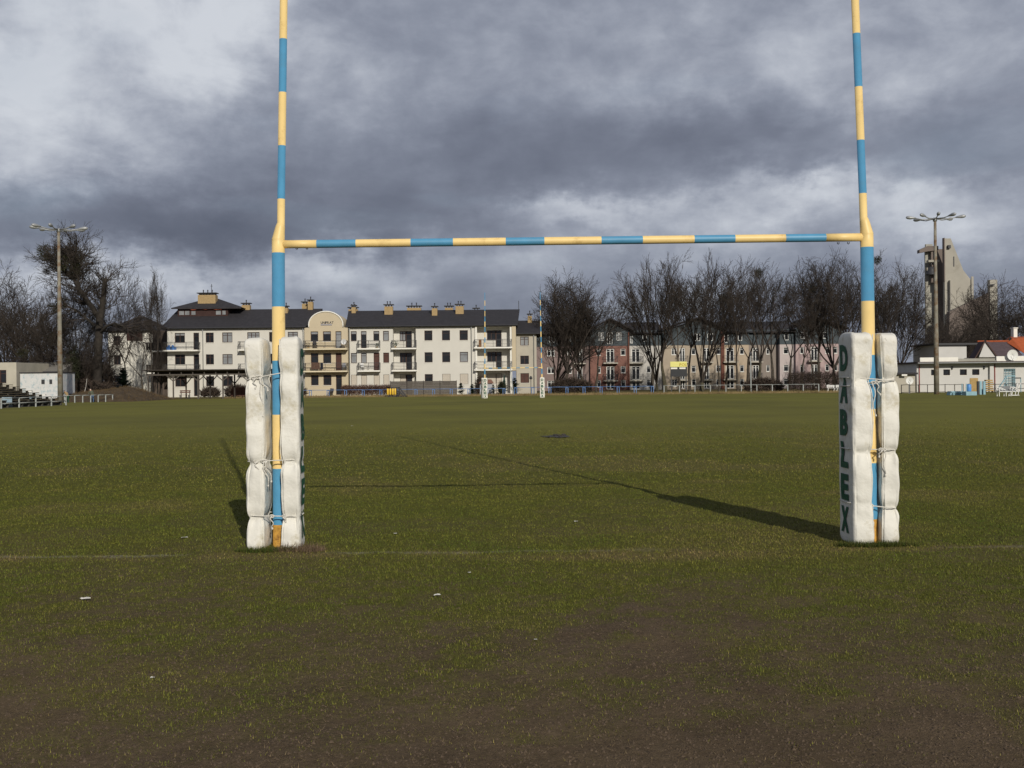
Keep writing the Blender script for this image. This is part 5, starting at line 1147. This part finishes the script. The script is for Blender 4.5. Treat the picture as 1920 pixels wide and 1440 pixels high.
rail_fence('dark_fence', [(gx(px, 107), 107) for px in (1846, 1866, 1886, 1904, 1922, 1940)], .95, METAL, 'dark tube fence at the blue gate of the club house', False, (1.0, .5), .06, kink=.03)
# board fence with horizontal slats
t_ = thing('board_fence', (gx(793, 133.5), 133.5, 0), 'grey horizontal slat fence between the arched bay and the small conifers', 'fence')
for k in range(4):
    xa, xb = gx(732 + k*31, 133.5), gx(732 + (k+1)*31, 133.5)
    for j in range(9):
        q = MB(); q.box(xa+.04, xb-.04, 133.5, 133.53, .06 + j*.195, .06 + j*.195 + .188); q.build('slat', WOODG, t_)
    q = MB(); q.box(xa-.035, xa+.035, 133.46, 133.56, -.1, 1.88); q.build('post', WOODB, t_)
q = MB(); q.box(gx(856, 133.5)-.035, gx(856, 133.5)+.035, 133.46, 133.56, -.1, 1.88); q.build('post', WOODB, t_)
# ------------------------------------------------------------------ scrum machine
SY = mat('yellow_vinyl', (.75, .48, .05), .5, .1, 4)
t_ = thing('scrum_machine', (gx(745, 124), 124, 0), 'rugby scrum machine with four yellow pads and a black steel sled', 'sports equipment'); s_ = lambda px: gx(px, 124)
for i, px in enumerate((728, 732.7, 737.3, 741.8)):
    q = MB(); x = s_(px); q.tube([(x, 123.5 - .0*i, .24), (x, 123.5, .30), (x, 123.5, .92), (x, 123.5, .98)], [.07, .115, .115, .07], 10); q.build('pad', SY, t_, True)
for p, q_ in (((734.3, 0), (734.3, 1.1)), ((743.5, 0), (743.5, 1.1)), ((748, 0), (748, 1.1)), ((734.3, 1.1), (748, 1.1)), ((748, 1.1), (760, .12)), ((749, .6), (756, .1)), ((743.5, .6), (748, .6)), ((727, .06), (763, .06)), ((743.5, .45), (748, .06)), ((727, .62), (743, .62))):
    for y in ((123.72, 124.6) if p[1] != .62 else (123.66,)): q = MB(); q.beam((s_(p[0]), y, p[1]), (s_(q_[0]), y, q_[1]), .09); q.build('frame_tube', METAL, t_)
q = MB(); q.box(s_(752), s_(763), 123.6, 124.7, .0, .14); q.build('ballast_box', WOODB, t_)
# ------------------------------------------------------------------ timber shelter
t_ = thing('timber_shelter', (gx(370, 122), 122, 0), 'open timber shelter with dark flat roof on braced posts by the pitch edge', 'shelter'); h_ = lambda px: gx(px, 122)
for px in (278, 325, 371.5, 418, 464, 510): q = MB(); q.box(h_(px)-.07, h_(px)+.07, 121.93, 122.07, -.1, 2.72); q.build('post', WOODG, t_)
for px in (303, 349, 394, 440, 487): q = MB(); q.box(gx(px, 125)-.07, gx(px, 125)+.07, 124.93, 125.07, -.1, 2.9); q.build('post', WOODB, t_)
for px in (325, 371.5, 418, 464):
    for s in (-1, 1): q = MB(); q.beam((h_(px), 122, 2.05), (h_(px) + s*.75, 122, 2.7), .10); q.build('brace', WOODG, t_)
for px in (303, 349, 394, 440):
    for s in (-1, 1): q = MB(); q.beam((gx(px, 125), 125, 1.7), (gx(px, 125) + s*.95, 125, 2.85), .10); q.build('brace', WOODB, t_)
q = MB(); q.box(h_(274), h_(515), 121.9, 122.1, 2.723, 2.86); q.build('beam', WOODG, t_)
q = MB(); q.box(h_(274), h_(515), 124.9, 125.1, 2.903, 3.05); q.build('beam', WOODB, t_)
for k in range(12): q = MB(); x = h_(276) + k*(h_(513) - h_(276))/11; q.box(x-.04, x+.04, 121.86, 122.0, 2.863, 3.27); q.build('stud', WOODG, t_)
for k in range(16):
    xa = h_(270) + k*(h_(519) - h_(270))/16; xb = h_(270) + (k+1)*(h_(519) - h_(270))/16; q = MB()
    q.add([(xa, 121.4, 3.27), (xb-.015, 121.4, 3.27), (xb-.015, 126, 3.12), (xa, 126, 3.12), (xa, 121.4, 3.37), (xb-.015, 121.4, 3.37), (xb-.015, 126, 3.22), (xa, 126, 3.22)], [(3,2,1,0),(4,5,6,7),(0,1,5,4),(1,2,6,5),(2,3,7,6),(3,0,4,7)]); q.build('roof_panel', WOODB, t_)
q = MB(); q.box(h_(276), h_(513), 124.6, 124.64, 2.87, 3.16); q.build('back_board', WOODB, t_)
b_ = thing('park_bench', (gx(346, 123.5), 123.5, 0), 'brown slatted bench under the timber shelter', 'bench'); RB_ = mat('red_brown_wood', (.12, .06, .045), .8, .25, 4)
for z, y in ((.45, 123.3), (.45, 123.5), (.72, 123.72), (.90, 123.76)): q = MB(); q.box(gx(336, 123.5), gx(356, 123.5), y, y+.14 if z < .5 else y+.03, z-.02, z+(.02 if z < .5 else .1)); q.build('slat', RB_, b_)
for px in (338, 354): q = MB(); q.box(gx(px, 123.5)-.04, gx(px, 123.5)+.04, 123.34, 123.42, 0, .427); q.box(gx(px, 123.5)-.04, gx(px, 123.5)+.04, 123.77, 123.83, 0, 1.0); q.build('leg', METAL, b_)
q = MB(); x = gx(450, 128); pr = [(x-1.0, 0), (x-1.0, .8), (x-.7, 1.25), (x+.7, 1.25), (x+1.0, .8), (x+1.0, 0)]; q.prism(pr, 127.5, 129); q.prism([(a, z+.02) for a, z in pr[1:5]], 127.4, 127.49); q.build('dog_kennel', RB_, None, False, 'brown wooden kennel with sloping sides behind the shelter', 'kennel')
# ------------------------------------------------------------------ spectator stand
t_ = thing('spectator_stand', (-41, 84, 0), 'stepped spectator stand of weathered bench planks', 'stand')
PL = mat('bench_plank', (.075, .065, .045), .9, .35, 2.5, c2=(.13, .105, .065), aniso=(6, 1, 6)); CB = mat('stand_concrete', (.09, .085, .075), .95, .3, 2)
for i in range(10):
    x = -38.6 - .56*i; z = .36 + .175*i
    q = MB(); q.box(x-.28, x+.28, 70, 91.5, -.1, z-.30 if z > .40 else .02); q.build('step', CB, t_)
    for k in range(6):
        ya = 70.2 + k*3.6; q = MB(); q.box(x-.18, x+.18, ya, ya+3.5, z-.03, z+.03); q.build('plank', PL, t_)
        for yy in (ya+.5, ya+2.9): q = MB(); q.box(x-.09, x+.09, yy-.1, yy+.1, max(0, z-.4), z-.033); q.build('support', CB, t_)
for k, (x, y, z) in enumerate(((-41.2, 91.2, 1.12), (-40.1, 91.3, .80), (-39.4, 91.3, .60))):
    q = MB(); q.box(x-.25, x+.25, y-.3, y, z+.04, z+.12); q.build('white_end_board', TRIMW, t_)
BOARD = mat('blue_grey_board', (.24, .33, .40), .6, .12, 3, stain=(.48, .52, .55), sscale=2.2, sthr=.5)
for i, (px, Yb) in enumerate(((16, 82.6), (60.5, 89))):
    x = gx(px, Yb); s_b = thing('notice_board', (x, Yb, 0), ('larger' if i == 0 else 'smaller') + ' blue grey board leaning on the fence of the spectator stand', 'sign'); q = MB(); wd = .52 - .1*i; q.box(x-wd/2*1.5, x+wd/2*1.5, Yb-.30, Yb-.25, .06, .80 - .05*i); q.build('panel', BOARD, s_b)
    for z in (.30, .72): q = MB(); q.box(x-wd/2*1.45, x+wd/2*1.45, Yb-.315, Yb-.303, z-.03, z+.02); q.build('stripe', TRIMW, s_b)
# ------------------------------------------------------------------ floodlight masts
MAST = mat('rusty_mast', (.20, .19, .16), .8, .2, 1.4, c2=(.25, .23, .185), stain=(.15, .085, .042), sscale=.9, sthr=.47)
LAMP = mat('lamp_housing', (.34, .35, .36), .45, .15, 5, metal=.3)
def mast(px, Y, top, label, rot, stl=1.0):
    x = gx(px, Y); H = at(px, top, Y).z; t_ = thing('floodlight_mast', (x, Y, 0), label, 'floodlight', 'floodlight masts at the corners of the pitch')
    q = MB(); q.tube([(x, Y, -.2), (x, Y, H*.35), (x, Y, H*.36), (x, Y, H*.62), (x, Y, H*.63), (x, Y, H)], [.25, .225, .21, .18, .165, .125], 12); q.build('pole', MAST, t_, True)
    q = MB(); q.tube([(x, Y, H-.25), (x, Y, H+.1)], [.2, .16], 10); q.build('hub', LAMP, t_, True)
    for k in range(8):
        a = rot + 2*math.pi*k/8 + .12*math.sin(k*5); Lr = 2.15 + .15*math.sin(k*3); c, s = math.cos(a), math.sin(a); tip = Vector((x + c*Lr, Y + s*Lr, H + .12 + .05*math.sin(k*7)))
        q = MB(); q.tube([(x + c*.1, Y + s*.1, H), (x + c*1.1, Y + s*1.1, H-.06), tip], .055, 6); o = q.build('arm', LAMP, t_, True)
        q = MB(); ax = Vector((c, s, .1)).normalized(); q.tube([tip - ax*.45, tip - ax*.25, tip + ax*.1, tip + ax*.35, tip + ax*.5], [.05, .10, .17, .16, .08], 9); q.build('lamp_head', LAMP, o, True)
    return t_
mast(113, 102, 430, 'tall rust stained floodlight mast behind the left fence', .2)
mast(1756, 104, 410, 'tall pale floodlight mast in front of the club house', .55)
# ------------------------------------------------------------------ board, lamps, benches, boxes
t_ = thing('sign_board', (gx(1272, 138), 138, 0), 'yellow POL sign over a dark score board among the bare trees', 'sign'); s_ = lambda px: gx(px, 138); sz = lambda py: at(1272, py, 138).z
q = MB(); q.box(s_(1257), s_(1288), 137.9, 138, sz(688), sz(678)); o = q.build('yellow_panel', mat('yellow_sign', (.70, .66, .22), .5, .1, 1.5), t_); flat_text('POL', s_(1274), sz(686.6), .38, 137.89, o, mat('gold_letters', (.45, .32, .02), .5, .1, 4), .12)
for pa, pb in ((1258, 1270), (1274, 1285.5)): q = MB(); q.box(s_(pa), s_(pb), 137.9, 137.98, sz(692), sz(689)); q.build('white_panel', TRIMW, t_)
q = MB(); q.box(s_(1257.5), s_(1288.5), 137.995, 138.1, sz(706), sz(688.2)); q.build('dark_panel', mat('slate_panel', (.022, .024, .028), .5, .2, 2), t_)
for px in (1259, 1287): q = MB(); q.box(s_(px)-.06, s_(px)+.06, 138.11, 138.22, -.1, sz(679)); q.build('post', METAL, t_)
t_ = thing('lamp_post', (gx(1408, 132), 132, 0), 'thin white lamp post with a dark lantern in front of the bare trees', 'lamp post'); x = gx(1408, 132); H = at(1408, 667, 132).z
q = MB(); q.tube([(x, 132, -.1), (x, 132, 1.0), (x, 132, H)], [.11, .075, .06], 8); q.build('pole', PALEF, t_, True); q = MB(); q.tube([(x, 132, H), (x, 132, H+.08), (x, 132, H+.35), (x, 132, H+.5)], [.08, .2, .16, .04], 8); q.build('lantern', METAL, t_, True)
t_ = thing('garden_lamp', (gx(995.5, 137), 137, 0), 'short dark garden lamp before the grey wing', 'lamp'); x = gx(995.5, 137); q = MB(); q.tube([(x, 137, 0), (x, 137, 1.9)], .05, 6); q.build('pole', METAL, t_, True); q = MB(); q.tube([(x, 137, 1.9), (x, 137, 2.0), (x, 137, 2.25), (x, 137, 2.35)], [.06, .2, .15, .02], 8); q.build('lantern', METAL, t_, True)
t_ = thing('parasol', (gx(945.5, 137.5), 137.5, 0), 'folded dark green parasol on the terrace of the east wing', 'parasol'); x = gx(945.5, 137.5); q = MB(); q.tube([(x, 137.5, 0), (x, 137.5, 2.7)], .03, 6); q.build('pole', GALV, t_); q = MB(); q.tube([(x, 137.5, .75), (x, 137.5, 1.0), (x, 137.5, 1.7), (x, 137.5, 2.6)], [.12, .19, .15, .03], 9); q.build('canopy', mat('green_canvas', (.012, .04, .03), .8, .3, 4), t_, True)
t_ = thing('garden_shed', (gx(913, 136.5), 136.5, 0), 'little grey garden shed with a red brown roof behind the far goal', 'shed'); xa, xb = gx(900, 136.5), gx(923, 136.5); q = MB()
for k in range(9): x = xa + (xb-xa)*k/9; q.box(x, x + (xb-xa)/9 - .02, 136.0, 136.05, 0, 1.45)
q.box(xa, xb, 136.06, 137.6, 0, 1.44); q.build('wall', mat('pale_grey_sheet', (.40, .41, .44), .6, .15, 2), t_); q = MB(); q.prism([(xa-.15, 1.453), (xb+.2, 1.453), (xb-.15, 1.95), (xa+.3, 1.95)], 135.8, 137.8); q.build('roof', mat('brick_roof', (.20, .10, .075), .8, .2, 3), t_)
q = MB(); q.beam((gx(957.5, 134), 134, 3.2), (gx(962.5, 134), 134, 0), .12); q.beam((gx(962.5, 134)-.2, 134, .03), (gx(962.5, 134)+.2, 134, .03), .14); q.build('leaning_pole', PALEF, None, False, 'pale slanting pole leaning by the corner of the east wing', 'pole')
def bench(px0, px1, Y, label, m, pts, legs):
    t_ = thing('white_bench', (gx((px0+px1)/2, Y), Y, 0), label, 'bench'); xa, xb = gx(px0, Y), gx(px1, Y)
    for nm, y, z, tk, hh in pts: q = MB(); q.box(xa, xb, Y+y, Y+y+tk, z, z+hh); q.build(nm, m, t_)
    for x in (xa+.08, xb-.14):
        for y, z0, z1 in legs: q = MB(); q.beam((x, Y+y, 0), (x, Y+y, z1), .06); q.build('leg', m, t_)
    return t_
WPL = mat('white_plastic', (.74, .74, .72), .5, .06, 4)
BP = [('seat_slat', -.25, .42, .13, .03), ('seat_slat', -.09, .42, .13, .03), ('seat_slat', .07, .42, .13, .03), ('back_slat', .25, .55, .03, .1), ('back_slat', .27, .72, .03, .1)]
bench(1551, 1566, 134, 'white bench at the left before the brown verge behind the goal', WPL, BP, ((-.2, 0, .42), (.22, 0, .8)))
bench(1568, 1582, 134, 'white bench partly hidden behind the right goal post pads', WPL, BP, ((-.2, 0, .42), (.22, 0, .8)))
# two white framed seats on the edge of the pitch
def field_seat(px0, px1, Y, label):
    t_ = thing('field_seat', (gx((px0+px1)/2, Y), Y, 0), label, 'bench', None); xa, xb = gx(px0, Y), gx(px1, Y)
    for (p, q_) in (((xa, 0, .42), (xa, 0, .78)), ((xa, 0, .78), (xa+.52, 0, .52)), ((xa, 0, .40), (xb-.1, 0, .40)), ((xb-.62, 0, .1), (xb-.5, 0, .82)), ((xb-.5, 0, .80), (xb-.05, 0, .55)), ((xb-.28, 0, .38), (xb+.16, 0, 1.12)), ((xb-.62, 0, .08), (xb+.02, 0, .08)), ((xb-.1, 0, .08), (xb-.02, 0, .5))):
        for y in (Y-.25, Y+.25): q = MB(); q.beam((p[0], y, p[2]), (q_[0], y, q_[2]), .055); q.build('frame_tube', WPL, t_)
    q = MB(); q.box(xa+.05, xb-.2, Y-.2, Y+.2, .44, .50); q.build('seat', mat('grey_slats', (.20, .21, .22), .7, .2, 4), t_); q = MB(); q.box(xa+.3, xb-.3, Y+.28, Y+.33, .45, .85); q.build('backrest', mat('grey_slats', (.2, .2, .2)), t_)
    for x in (xa+.02, xa+.6, xa+1.0):
        for y in (Y-.2, Y+.2): q = MB(); q.box(x-.025, x+.025, y-.025, y+.025, 0, .437); q.build('leg', WPL, t_)
field_seat(1871, 1908, 90, 'white tube framed lounger seat on the grass in front of the club house')
q = MB(); x0, x1 = gx(1776, 98), gx(1806, 98); q.prism([(x0, .02), (x1, .02), (x1, .36), (x0+.1, .36)], 97.4, 98.2); q.beam((x0+.1, 97.38, .1), (x1-.1, 97.38, .3), .06); q.beam((x0+.1, 97.36, .3), (x1-.1, 97.36, .1), .06); q.build('blue_crate', LBLUE, None, False, 'long low pale blue crate with crossed slats by the club house', 'crate')
q = MB(); x0, x1 = gx(1808, 96), gx(1828, 96)
q.box(x0, x1, 95.6, 96.6, 0, .35); q.box(x0, x0+.07, 95.6, 95.67, .353, 1.05); q.box(x0, x0+.07, 96.53, 96.6, .353, 1.05); q.build('blue_dugout_box', LBLUE, None, False, 'pale blue open box with an upright at its left end', 'crate')
t_ = thing('blue_barrel', (gx(1817.5, 96), 96.1, .355), 'bright blue plastic barrel standing in the pale blue box', 'barrel'); x = gx(1817.5, 96); q = MB(); q.tube([(x, 96.1, .355), (x, 96.1, .42), (x, 96.1, .6), (x, 96.1, .95), (x, 96.1, 1.0)], [.19, .21, .22, .21, .17], 14); q.build('body', mat('bright_blue_plastic', (.10, .28, .62), .4, .1, 4), t_, True); q = MB(); q.tube([(x, 96.1, 1.0), (x, 96.1, 1.04)], .12, 10); q.build('lid', METAL, t_, True)
t_ = thing('blue_turnstile', (gx(1840, 100), 100, 0), 'pale blue gate posts with dark panel beside the stacked boards', 'gate')
for px, m_ in ((1834, METAL), (1838, LBLUE), (1845, LBLUE)): q = MB(); x = gx(px, 100); q.box(x-.1, x+.1, 99.9, 100.1, 0, 1.25); q.build('post', m_, t_)
q = MB(); q.box(gx(1834, 100), gx(1845, 100), 100.12, 100.18, .0, .5); q.build('panel', mat('navy_panel', (.05, .09, .17), .6, .2, 3), t_)
OCH = mat('ochre_board', (.38, .26, .11), .8, .2, 4)
t_ = thing('board_stack', (gx(1855, 112), 112, 0), 'stack of ochre boards leaning on the club house wall', 'boards')
for k in range(6): q = MB(); q.box(gx(1847, 112) + .05*(k % 2), gx(1862, 112) - .06*(k % 3), 111.8, 112.3, .16 + .21*k, .16 + .21*k + .14); q.build('board', OCH, t_)
for px in (1848, 1861): q = MB(); q.box(gx(px, 112)-.05, gx(px, 112)+.05, 111.9, 112.2, 0, .157); q.build('bearer', WOODB, t_)
q = MB(); q.box(gx(1819, 113), gx(1834, 113), 113, 113.05, .05, 1.55); q.beam((gx(1820, 113), 113.1, 0), (gx(1820, 113), 113.1, 1.5), .08); q.beam((gx(1833, 113), 113.1, 0), (gx(1833, 113), 113.1, 1.5), .08); q.build('ochre_panel', OCH, None, False, 'ochre panel standing against the club house behind the blue barrel', 'panel')
# ------------------------------------------------------------------ two people at the fence
def person(x, y, h, label, jacket, legs, head, hair, bend, seed):
    k = h/1.75; J = lambda u, v, w_: (x + u*k, y + v*k, w_*k)
    pts = {'pel': (0, 0, .95), 'chest': (-.02 - bend*.35, 0, 1.28 - bend*.06), 'neck': (-.03 - bend*.62, 0, 1.48 - bend*.16), 'head': (-.04 - bend*.80, -.01, 1.60 - bend*.20), 'top': (-.04 - bend*.88, 0, 1.72 - bend*.22),
           'hl': (-.10, 0, .90), 'kl': (-.12, -.04, .50), 'al': (-.12, .02, .09), 'tl': (-.14, -.14, .04), 'hr': (.10, 0, .90), 'kr': (.11, -.02, .50), 'ar': (.13, .03, .09), 'tr': (.14, -.13, .04),
           'sl': (-.19 - bend*.5, 0, 1.42 - bend*.14), 'el': (-.27 - bend*.5, -.06, 1.16), 'wl': (-.22 - bend*.6, -.22, .98), 'sr': (.15 - bend*.5, 0, 1.42 - bend*.10), 'er': (.24 - bend*.35, .02, 1.14), 'wr': (.22 - bend*.35, -.12, .92)}
    rad = {'pel': .15, 'chest': .165, 'neck': .065, 'head': .105, 'top': .085, 'hl': .105, 'kl': .075, 'al': .06, 'tl': .045, 'hr': .105, 'kr': .075, 'ar': .06, 'tr': .045, 'sl': .085, 'el': .06, 'wl': .042, 'sr': .085, 'er': .06, 'wr': .042}
    nm = list(pts); ed = [('pel', 'chest'), ('chest', 'neck'), ('neck', 'head'), ('head', 'top'), ('pel', 'hl'), ('hl', 'kl'), ('kl', 'al'), ('al', 'tl'), ('pel', 'hr'), ('hr', 'kr'), ('kr', 'ar'), ('ar', 'tr'), ('chest', 'sl'), ('sl', 'el'), ('el', 'wl'), ('chest', 'sr'), ('sr', 'er'), ('er', 'wr')]
    me = bpy.data.meshes.new('skeleton'); me.from_pydata([Vector(J(*pts[n])) - Vector((x, y, 0)) for n in nm], [(nm.index(a), nm.index(c)) for a, c in ed], [])
    o = bpy.data.objects.new('skeleton', me); col.objects.link(o); md = o.modifiers.new('skin', 'SKIN'); sv = me.skin_vertices[0].data
    for i, n in enumerate(nm): sv[i].radius = (rad[n]*k, rad[n]*k); sv[i].use_root = (n == 'pel')
    o.modifiers.new('sub', 'SUBSURF').levels = 1
    dg = bpy.context.evaluated_depsgraph_get(); dg.update(); m2 = bpy.data.meshes.new_from_object(o.evaluated_get(dg)); bpy.data.objects.remove(o)
    t_ = thing('person', (x, y, 0), label, 'person'); m2.materials.clear()
    for m_ in (jacket, legs, head, hair): m2.materials.append(m_)
    zc1, zc2, zc3 = .93*k, (1.50 - bend*.17)*k, (1.66 - bend*.2)*k; hd = Vector(J(*pts['head'])) - Vector((x, y, 0))
    for p in m2.polygons:
        c = p.center; near = (Vector(c) - hd).length < .19*k; p.material_index = 1 if c.z < zc1 and abs(c.y) < .30 and not (c.y < -.1*k and c.z > .8*k) else (2 if near and c.z > zc2 - .03*k else 0)
        if near and c.z > zc3: p.material_index = 3
        p.use_smooth = True
    ob = bpy.data.objects.new('body', m2); col.objects.link(ob); ob.parent = t_
SKIN = mat('skin', (.50, .30, .22), .6, .08, 8); HAIR = mat('dark_hair', (.02, .015, .012), .7, .3, 20)
person(gx(126, 103.5), 103.5, 1.30, 'person in a tan jacket and green trousers beside the rust stained mast', mat('tan_jacket', (.30, .21, .11), .9, .25, 5), mat('green_trousers', (.02, .085, .045), .9, .2, 5), SKIN, HAIR, .45, 1)
person(gx(173, 105.0), 105.0, 1.38, 'person in a grey green jacket, blue jeans and pale cap behind the white fence', mat('olive_jacket', (.09, .10, .07), .9, .25, 5), mat('blue_jeans', (.07, .13, .24), .9, .2, 5), SKIN, TRIMW, .25, 2)
